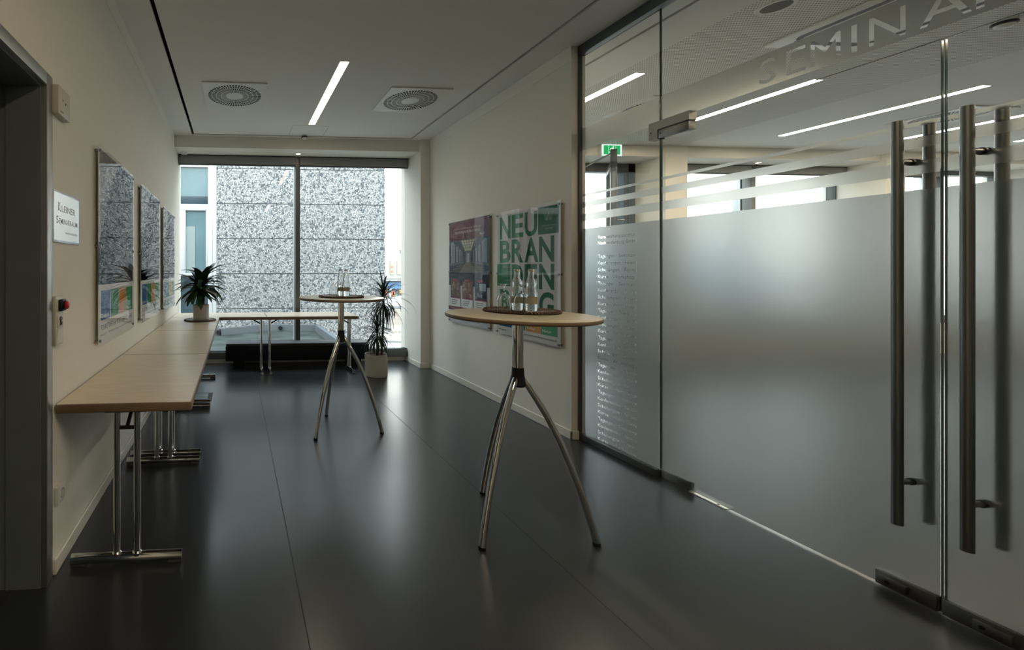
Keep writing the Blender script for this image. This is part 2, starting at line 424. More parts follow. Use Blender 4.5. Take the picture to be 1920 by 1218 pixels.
# baseboards
def baseb(name, pts, lab):
    b = MB()
    for (x0, y0), (x1, y1), (nx, ny) in pts:
        b.box((min(x0, x1, x0 + nx), min(y0, y1, y0 + ny), 0), (max(x0, x1, x0 + nx), max(y0, y1, y0 + ny), .068), M['base'], .003, 1)
    struct(b.build(name, smooth=False), lab)
t = .013
baseb('baseboard_left', [((LX, 1.94), (LX, FY), (t, 0))], 'pale painted baseboard along the left corridor wall')
baseb('baseboard_right', [((RX, 3.205 - t), (RX, BY), (-t, 0)), ((RX - t, 3.205), (2.69, 3.205), (0, -t)), ((2.495 - t, BY), (RX - t, BY), (0, -t)), ((2.495, BY), (2.495, FY), (-t, 0))], 'pale painted baseboard stepping around the right wall and pier')
baseb('baseboard_back', [((LX + t, FY), (2.482, FY), (0, -t))], 'pale painted baseboard below the corridor window')
b = MB().box((LX, FY, 0), (2.495, 6.35, .07), M['wall']); b.box((6.378, 6.06, 0), (9.53, 6.35, .48), M['wall']).box((9.84, 6.06, 0), (SX, 6.35, .48), M['wall']).box((2.79, FY, 0), (6.046, 6.35, .02), M['wall'])  # seminar upstands are unseen, raised to cut light reaching the frosted film
struct(b.build('wall_sill', smooth=False), 'low upstand below the facade windows, raised unseen in the seminar room to cut light')

# niche on the left with its steel frame
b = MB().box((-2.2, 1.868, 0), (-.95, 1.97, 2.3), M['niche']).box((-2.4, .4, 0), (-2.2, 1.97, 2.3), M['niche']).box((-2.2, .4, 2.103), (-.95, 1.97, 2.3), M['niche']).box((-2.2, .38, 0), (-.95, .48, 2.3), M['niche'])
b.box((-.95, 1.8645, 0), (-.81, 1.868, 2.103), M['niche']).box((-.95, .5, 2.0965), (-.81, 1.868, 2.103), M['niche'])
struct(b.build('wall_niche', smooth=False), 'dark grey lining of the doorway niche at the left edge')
dj = thing('door_3', 'steel frame around the dark doorway at the left edge', None, (0, 0, 0), kind='structure')
MB().box((-.95, 1.868, 0), (LX + .006, 1.925, 2.155), M['zinc'], .003).build('frame_jamb', dj)
MB().box((-.95, .44, 0), (LX + .006, .50, 2.155), M['zinc'], .003).build('frame_jamb', dj)
MB().box((-.95, .50, 2.103), (LX + .006, 1.868, 2.155), M['zinc'], .003).build('frame_head', dj)

# ------------------------------------------------------------------ facade windows
def fixed_window(name, x0, x1, lab, mulls, jamb=.02, zs=.07):
    r = thing(name, lab, None, ((x0 + x1) / 2, 0, 0), kind='structure'); cx = r.location.x
    b = MB().box((x0 - cx, 6.10, zs), (x1 - cx, 6.30, zs + .10), M['alu'], .003).box((x0 - cx, 6.12, zs + .10), (x1 - cx, 6.24, zs + .115), M['anthr'])
    b.build('sill_rail', r)
    b = MB().box((x0 - cx, 6.19, 2.86), (x1 - cx, 6.30, 2.93), M['anthr'])
    for a in ((x0, x1 - .02) if jamb else ()): b.box((a - cx, 6.19, zs + .10), (a + .02 - cx, 6.30, 2.93), M['anthr'])
    b.build('frame', r)
    for mx in mulls:
        MB().box((mx - .032 - cx, 6.07, zs + .10), (mx + .032 - cx, 6.20, 2.93), M['alu'], .002).box((mx - .026 - cx, 6.20, zs + .10), (mx + .026 - cx, 6.225, 2.93), M['black']).box((mx - .032 - cx, 6.225, zs + .10), (mx + .032 - cx, 6.34, 2.93), mat('pale_aluminium', (.55, .57, .58), .4, .5, var=.03, scale=30), .002).build('mullion', r)
    xs = [x0 + jamb] + [v for mx in mulls for v in (mx - .026, mx + .026)] + [x1 - jamb]
    for k in range(0, len(xs), 2):
        MB().box((xs[k] - cx, 6.208, zs + .11), (xs[k + 1] - cx, 6.216, 2.87), M['winglass']).build('pane', r, smooth=False)
    return r
fixed_window('window_1', LX, 2.495, 'tall two-part corridor window facing the pebble wall', [.885], 0)
fixed_window('window_2', 6.378, 9.53, 'seminar room window beside the terrace door', [7.94], .02, .48)
fixed_window('window_3', 9.84, SX, 'last seminar room window', [11.2], .02, .48)
# terrace door bay
r = thing('door_4', 'anthracite terrace door frame behind the glass partition', None, (0, 0, 0), kind='structure')
b = MB()
for x0, x1 in ((2.79, 2.86), (4.05, 4.13), (5.93, 6.046)): b.box((x0, 6.12, .02), (x1, 6.24, 2.93), M['anthr'], .004)
b.box((2.79, 6.12, 2.80), (6.046, 6.24, 2.93), M['anthr'], .004).box((2.79, 6.12, .02), (6.046, 6.24, .08), M['anthr'], .004)
b.box((4.90, 6.14, .08), (4.94, 6.22, 2.80), M['anthr']).box((5.84, 6.10, .08), (5.90, 6.24, 2.80), M['anthr'])
b.build('frame', r)
for x0, x1 in ((2.86, 4.05), (4.13, 4.90), (4.94, 5.84)): MB().box((x0, 6.18, .08), (x1, 6.188, 2.80), M['winglass']).build('pane', r, smooth=False)
lf = thing('door_5', 'anthracite door leaf standing open into the seminar room', None, (5.56, 6.06, 0), math.atan2(6.06 - 5.45, 5.56 - 5.075), kind='structure')
L = -math.hypot(5.56 - 5.075, 6.06 - 5.45)
b = MB().box((L, -.035, .03), (L + .09, .035, 2.95), M['anthr'], .004).box((-.09, -.035, .03), (0, .035, 2.79), M['anthr'], .004)
b.box((L, -.035, 2.70), (0, .035, 2.80), M['anthr'], .004).box((L, -.035, .03), (0, .035, .13), M['anthr'], .004)
b.build('leaf_frame', lf)
MB().box((L + .09, -.005, .13), (-.09, .005, 2.70), M['winglass']).build('pane', lf, smooth=False)
MB().box((L - .004, -.016, .2), (L, .016, 2.65), M['steel']).build('edge_strip', lf, smooth=False)
MB().tube([(L + .045, -.03, 1.99), (L + .045, -.10, 1.99), (L + .045, -.11, 1.99), (L + .16, -.11, 1.99)], .011, M['steel']).build('door_handle', lf)
r = thing('door_closer', 'silver arm of the door closer above the open terrace door', 'door closer', (4.92, 6.09, 2.69))
MB().box((-.02, -.03, -.03), (.25, .03, .04), M['anthr'], .006).build('closer_body', r)
MB().tube([(0, -.02, .02), (.12, -.30, .14), (.185, -.58, .22)], .012, M['steel'], 10).build('arm', r)

# roller blinds under the beam
def blind(x0, x1, lab):
    r = thing('roller_blind', lab, 'roller blind', ((x0 + x1) / 2, 6.11, 2.93), 0, 'grey roller blinds under the beam'); hw = (x1 - x0) / 2
    MB().box((-hw, -.05, -.012), (hw, .05, 0), M['black'], .002).build('headrail', r)
    MB().box((-hw, -.045, -.125), (hw, .03, -.012), M['blind'], .004).build('fabric_cover', r)
    MB().box((-hw, -.03, -.14), (hw, 0, -.125), M['anthr'], .003).build('bottom_bar', r)
blind(LX + .004, .850, 'grey roller blind above the corridor window pane beside the left wall')
blind(.920, 2.490, 'grey roller blind above the corridor window pane beside the tall plant')
blind(6.382, 7.905, 'grey roller blind in the seminar room nearest the open door')
blind(7.975, 9.526, 'grey roller blind above the second seminar room window pane')
blind(9.845, 11.165, 'grey roller blind beyond the second seminar room pier')

# ------------------------------------------------------------------ ceiling fittings
def ceiling_lamp(x, y0, y1, lab, wd=.075, dm='lamp'):
    r = thing('ceiling_lamp', lab, 'ceiling lamp', (x, (y0 + y1) / 2, H), 0, 'recessed light strips'); h = (y1 - y0) / 2; a = wd / 2
    b = MB()
    for sx in (-1, 1): b.box((sx * a, -h, -.003), (sx * (a + .006), h, 0), M['trim'])
    for sy in (-1, 1): b.box((-a - .006, sy * h, -.003), (a + .006, sy * (h + .006), 0), M['trim'])
    b.build('frame', r, smooth=False)
    MB().box((-a, -h, -.002), (a, h, 0), M[dm]).build('diffuser', r, smooth=False)
ceiling_lamp(.92, 3.58, 5.15, 'warm glowing light strip between the two corridor ceiling vents')
ceiling_lamp(.92, -.75, .82, 'warm light strip above the corridor behind the camera', dm='lamp3')
nm = ['nearest the partition', 'second from the partition', 'third from the partition', 'fourth from the partition', 'fifth from the partition']
for i, x in enumerate((3.60, 5.36, 7.13, 8.92, 10.65)):
    ceiling_lamp(x, 3.6, 5.15, 'warm light strip seen through the glass, ' + nm[i], .09, 'lamp2')
    ceiling_lamp(x, -.75, .82, 'added warm light strip of an unseen rear seminar row, ' + nm[i], .09, 'lamp2')  # unseen rear row, added for more light in the seminar room
def vent(x, y, lab, s=.305):
    r = thing('ceiling_vent', lab, 'ceiling vent', (x, y, H), 0, 'square swirl vents')
    n = 48; R = .265; t = bmesh.new(); zs = -.012
    outer = []; inner = []
    for k in range(n):
        a = 2 * PI * k / n + PI / 4; ca, sa = math.cos(a), math.sin(a); q = s / max(abs(ca), abs(sa))
        outer.append(t.verts.new((q * ca, q * sa, zs))); inner.append(t.verts.new((R * ca, R * sa, zs)))
    for k in range(n): t.faces.new((outer[k], inner[k], inner[(k + 1) % n], outer[(k + 1) % n]))
    ex = bmesh.ops.extrude_face_region(t, geom=t.faces[:])
    bmesh.ops.translate(t, vec=(0, 0, .012), verts=[v for v in ex['geom'] if isinstance(v, bmesh.types.BMVert)])
    bmesh.ops.recalc_face_normals(t, faces=t.faces)
    b = MB(); b.add(t, M['white']); b.build('face_plate', r, smooth=False)
    MB().cyl((0, 0, -.0095), (0, 0, 0), R, M['dark'], 48).build('dark_recess', r, smooth=False)
    MB().cyl((0, 0, -.013), (0, 0, -.009), .085, M['white'], 40).build('hub', r)
    b = MB()
    for k in range(56):
        a = 2 * PI * k / 56; da = PI / 56
        p = lambda rr, w_: (rr * math.cos(a + w_), rr * math.sin(a + w_), -.012)
        b.prism([p(.083, -da * .50), p(R, -da * .34), p(R, da * .34), p(.083, da * .50)], (0, 0, .0012), M['white'])
    for rr in (.135, .185, .228):
        b.lathe([(rr - .0035, -.0125), (rr + .0035, -.0125), (rr + .0035, -.011), (rr - .0035, -.011), (rr - .0035, -.0125)], M['white'], 48)
    b.build('blade_grille', r, smooth=False)
vent(-.005, 4.35, 'square swirl vent on the corridor ceiling near the left wall')
vent(1.80, 4.34, 'square swirl vent on the corridor ceiling near the right wall')
vent(4.49, 4.35, 'square swirl vent in the perforated seminar room ceiling')
vent(8.12, 4.35, 'square swirl vent on the seminar ceiling behind the door handles')
def spot(x, y, lab):
    r = thing('downlight', lab, 'downlight', (x, y, 2.93), 0, 'round downlights in the beam')
    MB().lathe([(.030, -.001), (.042, -.004), (.045, 0)], M['white'], 24).build('ring', r)
    MB().cyl((0, 0, -.002), (0, 0, 0), .030, M['spot'], 24).build('diffuser', r, smooth=False)
spot(.87, 5.93, 'small lit downlight under the beam above the corridor mullion')
spot(7.83, 5.93, 'small lit downlight under the beam in the seminar room')
def detector(x, y, z, lab, dark, rad=.045):
    r = thing('smoke_detector', lab, 'smoke detector', (x, y, z))
    MB().cyl((0, 0, -.014), (0, 0, 0), rad * .95, M['white'], 28).build('mount', r)
    MB().lathe([(rad * .9, -.014), (rad, -.022), (rad, -.030), (rad * .8, -.034)], M['black' if dark else 'white'], 28).build('vent_ring', r)
    MB().lathe([(rad * .8, -.034), (rad * .72, -.046), (rad * .4, -.052), (0, -.053)], M['white'], 28).build('cap', r)
detector(.90, 5.585, H, 'small white smoke detector hanging in front of the corridor beam', True, .04)
detector(5.39, 2.65, H, 'round white smoke detector seen through the glass above the right-hand door', True, .055)
r = thing('ceiling_speaker', 'round grey loudspeaker set into the perforated seminar ceiling', 'loudspeaker', (3.59, 2.62, H))
MB().lathe([(.074, -.004), (.094, -.006), (.098, 0)], M['trim'], 40).build('ring', r)
MB().cyl((0, 0, -.004), (0, 0, 0), .074, mat('speaker_grille', (.17, .165, .155), .8, var=.2, scale=400), 40).build('grille', r, smooth=False)
r = thing('ceiling_air_conditioner', 'white ceiling cassette with rounded black air slots behind the transom lettering', 'air conditioner', (4.53, 2.67, H))
MB().box((-.42, -.42, -.018), (.42, .42, 0), M['white'], .006).build('face_plate', r)
for k in range(4):
    pts = []
    for u, v, z in ((-.30, .285, 0), (-.285, .32, 0), (-.25, .345, 0), (.25, .345, 0), (.285, .32, 0), (.30, .285, 0), (.265, .285, 0), (.25, .300, 0), (-.25, .300, 0), (-.265, .285, 0)):
        a = k * PI / 2; pts.append((u * math.cos(a) - v * math.sin(a), u * math.sin(a) + v * math.cos(a), -.0195))
    MB().prism(pts, (0, 0, .004), M['black']).build('air_slot', r, smooth=False)
MB().box((-.24, -.24, -.022), (.24, .24, -.016), M['trim'], .004).build('intake_grille', r)
r = thing('access_hatch', 'thin outline of a ceiling hatch beyond the corridor light strip', 'access hatch', (.92, 5.395, H))
b = MB()
for a0, a1 in (((-.225, -.185), (.225, -.182)), ((-.225, .182), (.225, .185)), ((-.225, -.185), (-.222, .185)), ((.222, -.185), (.225, .185))): b.box((*a0, -.0006), (*a1, 0), mat('hatch_joint', (.22, .215, .20), .8))
b.build('joint', r, smooth=False)
tag(MB().box((-.74, 5.93, 2.912), (-.66, 6.03, 2.931), M['white'], .004).build('ceiling_sensor'), 'tiny white box under the beam beside the left wall', 'sensor')

# exit sign on the seminar room beam
r = thing('exit_sign', 'green illuminated running-man exit sign above the terrace door', 'exit sign', (5.235, BY + .05, 3.055))
MB().box((-.15, -.055, -.145), (.15, 0, .02), M['white'], .004).build('housing', r)
P_ = MB().box((-.122, -.0575, -.122), (-.055, -.055, .003), M['exitg']).box((.06, -.0575, -.122), (.122, -.055, .003), M['exitg']).box((-.050, -.0575, -.122), (.055, -.055, .003), M['exitg'])
P_.box((-.15, -.0565, -.143), (.15, -.055, .018), M['exitw']); P_.build('sign_face', r, smooth=False)
b = MB(); y = -.0585
pl = lambda pts: b.poly([(p[0], y, p[1]) for p in pts], M['exitw'])
b.poly([(.018 + .011 * math.cos(k * PI / 5), y, -.018 + .011 * math.sin(k * PI / 5)) for k in range(10)], M['exitw'])
pl([(.012, -.028), (-.012, -.066), (.004, -.074), (.026, -.036)]); pl([(-.012, -.066), (-.044, -.090), (-.038, -.100), (.004, -.074)]); pl([(.004, -.074), (.020, -.096), (.008, -.118), (-.002, -.114), (.006, -.096), (-.008, -.076)])
pl([(.010, -.032), (-.024, -.036), (-.034, -.060), (-.026, -.062), (-.018, -.044), (.008, -.042)]); pl([(.022, -.034), (.034, -.056), (.048, -.050), (.050, -.058), (.032, -.066), (.014, -.046)])
b.build('running_figure', r, smooth=False)

# ------------------------------------------------------------------ glass partition
g0, g1 = GX - .005, GX + .005
FR, FU = (0, -1, 0), (0, 0, 1)          # seen from the corridor: right is -Y
FX = GX - .0058
def edge(b, y, z0, z1): b.box((g0, y - .0008, z0), (g1, y + .0008, z1), M['gedge'])
st = thing('window_4', 'fixed glass of the partition with its dark steel rails and frosted lettering', None, (0, 0, 0), kind='structure')
MB().box((2.682, 3.188, 0), (2.708, 3.206, H), M['anthr'], .003).build('post', st)
MB().box((2.682, -1.2, 3.005), (2.745, 3.2045, H), M['anthr'], .003).build('head_rail', st)
MB().box((2.690, 2.586, 0), (2.745, 3.2045, .046), M['anthr'], .003).build('bottom_rail', st)
MB().box((g0, 2.590, .046), (g1, 3.2045, 3.005), M['glass']).build('side_pane', st, smooth=False)
MB().box((g0, -1.2, 2.222), (g1, 2.584, 3.005), M['glass']).build('transom_pane', st, smooth=False)
MB().box((g0, -1.2, .03), (g1, .352, 2.215), M['glass']).build('rear_pane', st, smooth=False)
b = MB(); edge(b, 2.5895, .046, 3.005); edge(b, 2.5845, 2.222, 3.005); b.box((g0, -1.2, 2.2205), (g1, 2.584, 2.222), M['gedge']); b.build('glass_edge', st, smooth=False)
LINES = [('Veranstaltungszentrum', 1.560), ('Neubrandenburg GmbH', 1.516)]
four = ['Tagungen \u00b7 Seminare', 'Konferenzen \u00b7 Feiern', 'Schulungen \u00b7 Foren', 'Kurse \u00b7 Workshops']
z0_ = 1.418; dz_ = (1.418 - .050) / 27
for k in range(28): LINES.append((four[k % 4], z0_ - k * dz_))
yl = 3.063
zb = .048; yL = 3.2035
lines = [(s, yL - yl, z - zb, .315 if i != 1 else .315, .026, 1.0) for i, (s, z) in enumerate(LINES)]
film_with_text('frosted_film', st, face_mx((FX, yL, zb), FR, FU), yL - 2.592, 1.648 - zb, lines, M['film'])
STR = [(1.710, 1.766), (1.816, 1.858), (1.903, 1.920)]
for a, c in STR: MB().box((FX - .0006, 2.592, a), (FX + .0006, 3.2035, c), M['film_lit']).build('frosted_stripe', st, smooth=False)
for a, c in STR + [(.035, 1.648)]: MB().box((FX - .0006, -1.2, a), (FX + .0006, .350, c), M['film_lit' if a > 1.5 else 'film']).build('frosted_stripe', st, smooth=False)
# transom band with the room name cut out letter by letter
word = 'SEMINARRAUM'; starts = [2.060, 1.948, 1.858, 1.722, 1.668, 1.530, 1.398, 1.278, 1.158, 1.030, .905]
vs_ = {c: text_faces(c)[2] for c in set(word)}
k_ = .128 / .73
bz = 2.268
lines = [(ch, 2.582 - y, .020, vs_[ch] * k_ * (.92 if ch in 'MN' else 1.05), .128, 1) for ch, y in zip(word, starts)]
film_with_text('frosted_band', st, face_mx((FX, 2.582, bz), FR, FU), 2.582 + 1.2, .172, lines, M['film_lit'])
MB().box((FX - .0006, 2.592, bz), (FX + .0006, 3.2035, bz + .172), M['film_lit']).build('frosted_stripe', st, smooth=False)

def door_leaf(name, lab, ya, yb, yh, lock, hinge):
    """glass leaf between ya and yb; yh = handle position"""
    r = thing(name, lab, None, (0, 0, 0), kind='structure')
    MB().box((g0, ya, .006), (g1, yb, 2.215), M['glass']).build('pane', r, smooth=False)
    b = MB(); edge(b, ya - .0005, .006, 2.215); edge(b, yb + .0005, .006, 2.215); b.build('glass_edge', r, smooth=False)
    MB().box((FX - .0006, ya + .002, .007), (FX + .0006, yb - .002, 1.648), M['film']).build('frosted_film', r, smooth=False)
    for a, c in STR: MB().box((FX - .0006, ya + .002, a), (FX + .0006, yb - .002, c), M['film_lit']).build('frosted_stripe', r, smooth=False)
    for s, x in ((-1, 2.658), (1, 2.803)):
        h = MB().cyl((x, yh, .305), (x, yh, 1.925), .0155, M['steel'], 28).build('pull_handle', r)
        for z in (.475, 1.762):
            b = MB().cyl((x + (-s) * .012, yh, z), (GX + s * .009, yh, z), .0105, M['steel'], 20).cyl((GX + s * .007, yh, z), (GX + s * .018, yh, z), .0135, M['black'], 20)
            b.build('standoff', h)
    lo, hi = lock
    p = MB().box((2.708, lo, .006), (2.752, hi, .064), M['patch'], .002).build('lock_patch', r)
    return r, p
d1, p = door_leaf('door_1', 'frosted glass door leaf hung beside the lettered glass panel', 1.478, 2.580, 1.55, (1.480, 1.641), None)
MB().box((2.693, 1.548, .018), (2.708, 1.632, .052), M['patch'], .003).cyl((2.690, 1.598, .035), (2.694, 1.598, .035), .007, M['black'], 16).build('lock_case', p)
MB().box((2.712, 2.396, .005), (2.748, 2.576, .056), M['patch'], .002).build('pivot_patch', d1)
d2, p = door_leaf('door_2', 'frosted glass door leaf at the right edge of the view', .362, 1.468, 1.383, (1.300, 1.467), None)
MB().box((2.693, 1.312, .018), (2.708, 1.392, .052), M['patch'], .003).cyl((2.690, 1.37, .035), (2.694, 1.37, .035), .007, M['black'], 16).build('lock_case', p)
# hinge patch at the top: an L on the transom and a lower piece on the leaf
hp = thing('hinge_patch', 'two-piece steel hinge patch at the upper corner of the glass door', 'door fitting', (GX, 2.52, 2.168))
MB().prism([(-.025, .125, .002), (-.025, .125, .114), (-.025, -.128, .114), (-.025, -.128, .060), (-.025, .066, .060), (-.025, .066, .002)], (.05, 0, 0), M['patch']).build('transom_piece', hp)
MB().box((-.025, -.126, .002), (.025, .060, .0545), M['patch'], .002).build('leaf_piece', hp)
MB().prism([(-.020, .066, -.001), (-.020, .066, .060), (-.020, -.1285, .060), (-.020, -.1285, .0545), (-.020, .060, .0545), (-.020, .060, -.001)], (.04, 0, 0), M['black']).build('rubber_gap', hp)
for y, z in ((.110, .05), (.045, .03)): MB().cyl((-.0262, y, z), (-.0245, y, z), .0045, M['black'], 12).build('screw', hp)
r = thing('floor_plate', 'thin metal cover plate of the floor spring under the glass door', 'floor plate', (2.742, 2.31, 0))
MB().box((-.035, -.105, 0), (.035, .085, .003), mat('plate_alu', (.62, .61, .58), .4, .8, var=.03, scale=30), .001, 1).build('cover', r, smooth=False)
MB().cyl((-.018, -.06, .003), (-.018, -.06, .0045), .006, M['black'], 12).build('screw', r)

# ------------------------------------------------------------------ folding tables
def folding_table(lab, cx, cy, length, depth, rz):
    """local x runs along the length"""
    r = thing('folding_table', lab, 'folding table', (cx, cy, 0), rz, 'beech folding tables in an L')
    hl, hd = length / 2, depth / 2
    tb = MB(); W = M['wood'] if abs(rz) < .1 else M['wood']
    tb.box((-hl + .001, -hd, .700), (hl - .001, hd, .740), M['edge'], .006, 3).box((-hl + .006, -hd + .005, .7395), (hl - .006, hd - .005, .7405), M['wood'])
    tb.build('tabletop', r)
    for s in (-1, 1):
        x = s * (hl - .055)
        lg = MB().box((x - .03, -.09, .692), (x + .03, .09, .700), M['black']).build('leg_frame', r, smooth=False)
        for y in (-.045, .045): MB().cyl((x, y, .045), (x, y, .695), .0155, M['chrome'], 20).lathe([(.021, .040), (.021, .052), (.0155, .058)], M['chrome'], 20, Matrix.Translation((x, y, 0))).build('column', lg)
        b = MB().cyl((x, -.245, .030), (x, .245, .030), .0215, M['chrome'], 24)
        b.build('foot_bar', lg)
        for y in (-.215, .215): MB().box((x - .014, y - .03, 0), (x + .014, y + .03, .012), M['alu'], .002).build('glide', lg)
        MB().cyl((x, -.045, .615), (x, .045, .615), .009, M['black'], 12).tube([(x, 0, .615), (x - s * .14, 0, .695)], .009, M['black'], 10).build('folding_strut', lg)
    return r
tx = -.489
folding_table('beech folding table along the left wall, nearest the dark doorway', tx, 2.50, 1.110, .59, PI / 2)
folding_table('beech folding table along the left wall, middle one between two seams', tx, 3.645, 1.180, .59, PI / 2)
folding_table('beech folding table along the left wall carrying the potted plant on a mat', tx, 4.805, 1.140, .59, PI / 2)
folding_table('beech folding table at the window filling the corner of the row', -.195, 5.655, 1.180, .555, 0)
folding_table('beech folding table at the window, its free end near the tall plant', .98, 5.655, 1.170, .555, 0)

# ------------------------------------------------------------------ bar tables
def bar_table(lab, x, y, a0):
    r = thing('bar_table', lab, 'bar table', (x, y, 0), 0, 'round standing tables on three chrome legs')
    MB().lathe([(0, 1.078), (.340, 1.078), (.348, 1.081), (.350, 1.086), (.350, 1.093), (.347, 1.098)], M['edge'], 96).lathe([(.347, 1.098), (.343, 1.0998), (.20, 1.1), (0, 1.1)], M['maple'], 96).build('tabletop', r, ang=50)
    MB().cyl((0, 0, 1.068), (0, 0, 1.078), .055, M['black'], 32).build('mounting_plate', r)
    MB().cyl((0, 0, .80), (0, 0, 1.068), .025, M['chrome'], 32).build('column', r)
    MB().lathe([(0, .725), (.030, .727), (.040, .738), (.036, .76), (.0295, .785), (.0275, .825), (0, .825)], M['black'], 32).build('hub', r)
    for k in range(3):
        a = a0 + k * 2 * PI / 3; ca, sa = math.cos(a), math.sin(a)
        prof = [(.018, .770), (.045, .735), (.083, .670), (.130, .585), (.178, .482), (.220, .372), (.258, .265), (.288, .165), (.312, .08), (.328, .014)]
        lg = MB().tube([(p * ca, p * sa, z) for p, z in prof], .0155, M['chrome'], 20).build('leg', r, ang=60)
        MB().cyl((.3285 * ca, .3285 * sa, 0), (.328 * ca, .328 * sa, .015), .0165, M['black'], 18).build('foot_cap', lg)
    return r
bar_table('larger-looking round standing table in front, before the lettered posters', 1.457, 2.132, math.radians(89))
bar_table('round standing table further back, in front of the window tables', .879, 3.543, math.radians(99.5))
def placemat(lab, x, y, z):
    r = thing('placemat', lab, 'placemat', (x, y, z), random.random(), 'round woven placemats')
    R = .183; b = MB()
    for k in range(9):
        rr = .012 + k * .0195; b.lathe([(max(rr - .0095, 0.0001), .002), (rr - .006, .0085), (rr, .0105), (rr + .006, .0085), (rr + .0095, .002)], M['bead'], 64)
    b.cyl((0, 0, 0), (0, 0, .004), R - .004, M['rim'], 64); b.build('woven_centre', r)
    b = MB(); n = 72
    for k in range(n):
        a = 2 * PI * k / n; ca, sa = math.cos(a), math.sin(a)
        b.tube([((R - .014) * ca, (R - .014) * sa, .0105), ((R - .004) * math.cos(a + .03), (R - .004) * math.sin(a + .03), .0115), ((R + .001) * math.cos(a + .055), (R + .001) * math.sin(a + .055), .005)], .0042, M['bead'], 6)
    b.build('beaded_border', r)
    b = MB(); b.tube([(R * math.cos(2 * PI * k / 64), R * math.sin(2 * PI * k / 64), .0035) for k in range(65)], .0035, M['rim'], 8); b.build('braided_rim', r)
placemat('dark woven placemat under bottles on the front standing table', 1.548, 2.243, 1.1)
placemat('dark woven placemat under bottles on the rear standing table', .879, 3.542, 1.1)
placemat('dark woven placemat under the potted plant on the wall table', -.405, 5.055, .7405)
zm = 1.1108
def bottle_parts(r):
    MB().lathe([(0, .001), (.026, 0), (.0295, .004), (.0295, .088), (.0285, .104), (.0250, .122), (.0238, .131), (.0252, .142), (.0240, .158), (.0185, .176), (.0150, .186), (.0135, .200), (.0132, .214), (0, .214)], M['bottle'], 36).build('glass_body', r, ang=60)
    MB().lathe([(.0299, .040), (.0299, .074)], M['label'], 36).build('paper_label', r)
    MB().lathe([(.0150, .208), (.0145, .216), (.0120, .2195), (0, .220)], mat('cap_metal', (.45, .40, .32), .3, .9, var=.1, scale=200), 24).build('crown_cap', r)
def goblet_parts(r):
    MB().lathe([(0, .0965), (.0110, .0925), (.0240, .079), (.0315, .0615), (.0335, .045), (.0320, .025), (.0281, 0), (.0290, 0), (.0330, .025), (.0345, .045), (.0325, .062), (.0250, .080), (.0120, .094), (.0055, .101), (.0036, .110), (.0034, .128), (.0065, .135), (.0200, .1405), (.0300, .1418), (.0300, .1430), (.0100, .1430), (0, .1430)], M['goblet'], 40).build('glass_bowl', r, ang=70)
def bottle(lab, x, y, proto=[]):
    if not proto:
        r = thing('water_bottle', lab, 'bottle', (x, y, zm), 0, 'small water bottles on the standing tables'); bottle_parts(r); proto.append(r)
    else:
        r = copy_tree(proto[0]); r.location = (x, y, zm); r['label'] = lab
def goblet(lab, x, y, proto=[]):
    if not proto:
        r = thing('goblet', lab, 'glass', (x, y, zm), 0, 'upturned goblets on the standing tables'); goblet_parts(r); proto.append(r)
    else:
        r = copy_tree(proto[0]); r.location = (x, y, zm); r['label'] = lab
bottle('clear water bottle on the front table, farther right of its pair', 1.555, 2.169)
bottle('clear water bottle on the front table, left one behind the goblets', 1.518, 2.228)
goblet('upturned goblet on the front table standing before both bottles', 1.478, 2.136)
goblet('upturned goblet on the front table at the outer left of the mat', 1.428, 2.204)
bottle('clear water bottle on the rear table, right one of its pair', .915, 3.518)
bottle('clear water bottle on the rear table, left one behind the front goblet', .884, 3.575)
goblet('upturned goblet on the rear table overlapping the left bottle', .858, 3.475)
goblet('upturned goblet on the rear table at the outer left of the mat', .814, 3.552)

# ------------------------------------------------------------------ plants
def leaf(b, base, az, el, length, width, droop, m, n=8, fold=.25):
    """one arching strap leaf"""
    t = bmesh.new(); rows = []; p = Vector(base); ca, sa = math.cos(az), math.sin(az); e = el
    for i in range(n + 1):
        s = i / n; wv = width * (math.sin(PI * min(1, .12 + .88 * s)) ** .65 if s < 1 else .02) * .5 + .0008
        d = Vector((ca * math.cos(e), sa * math.cos(e), math.sin(e))); side = Vector((-sa, ca, 0)); up = side.cross(d) * -1
        if up.z < 0 and abs(e) < PI / 2: up = -up
        rows.append([t.verts.new(p - side * wv + up * wv * fold), t.verts.new(p), t.verts.new(p + side * wv + up * wv * fold)])
        p = p + d * (length / n); e -= droop / n * (1 + s)
    for A, B in zip(rows, rows[1:]):
        t.faces.new((A[0], A[1], B[1], B[0])); t.faces.new((A[1], A[2], B[2], B[1]))
    b.add(t, m)
r = thing('potted_plant', 'broad-leaved dracaena in a pale pot on the corner of the tables', 'potted plant', (-.395, 5.05, .752))
MB().lathe([(0, 0), (.086, 0), (.090, .004), (.093, .168), (.092, .172), (.086, .172), (.085, .15)], M['pot'], 48).build('pot', r)
MB().lathe([(.0855, .150), (.05, .156), (0, .154)], M['soil'], 24).build('soil', r)
rnd = random.Random(3)
for k, (x, y, hh, lean) in enumerate(((-.018, 0, .385, -.012), (.022, .012, .415, .016))):
    cane = MB().tube([(x, y, .14), (x + lean * .5, y, .14 + (hh - .14) * .5), (x + lean, y, hh)], [.016, .0145, .012], M['bark'], 12).build('cane', r)
    b = MB(); nl = 38
    for i in range(nl):
        s = i / nl; az = i * 2.399 + k * 1.3 + rnd.uniform(-.2, .2)
        el = math.radians(-22 + 74 * s + rnd.uniform(-12, 12))
        leaf(b, (x + lean + rnd.uniform(-.006, .006), y, hh - .07 + .12 * s), az, el, rnd.uniform(.28, .37), rnd.uniform(.058, .078), rnd.uniform(.3, 1.0), M['leaf'])
    b.build('foliage', cane, ang=180)
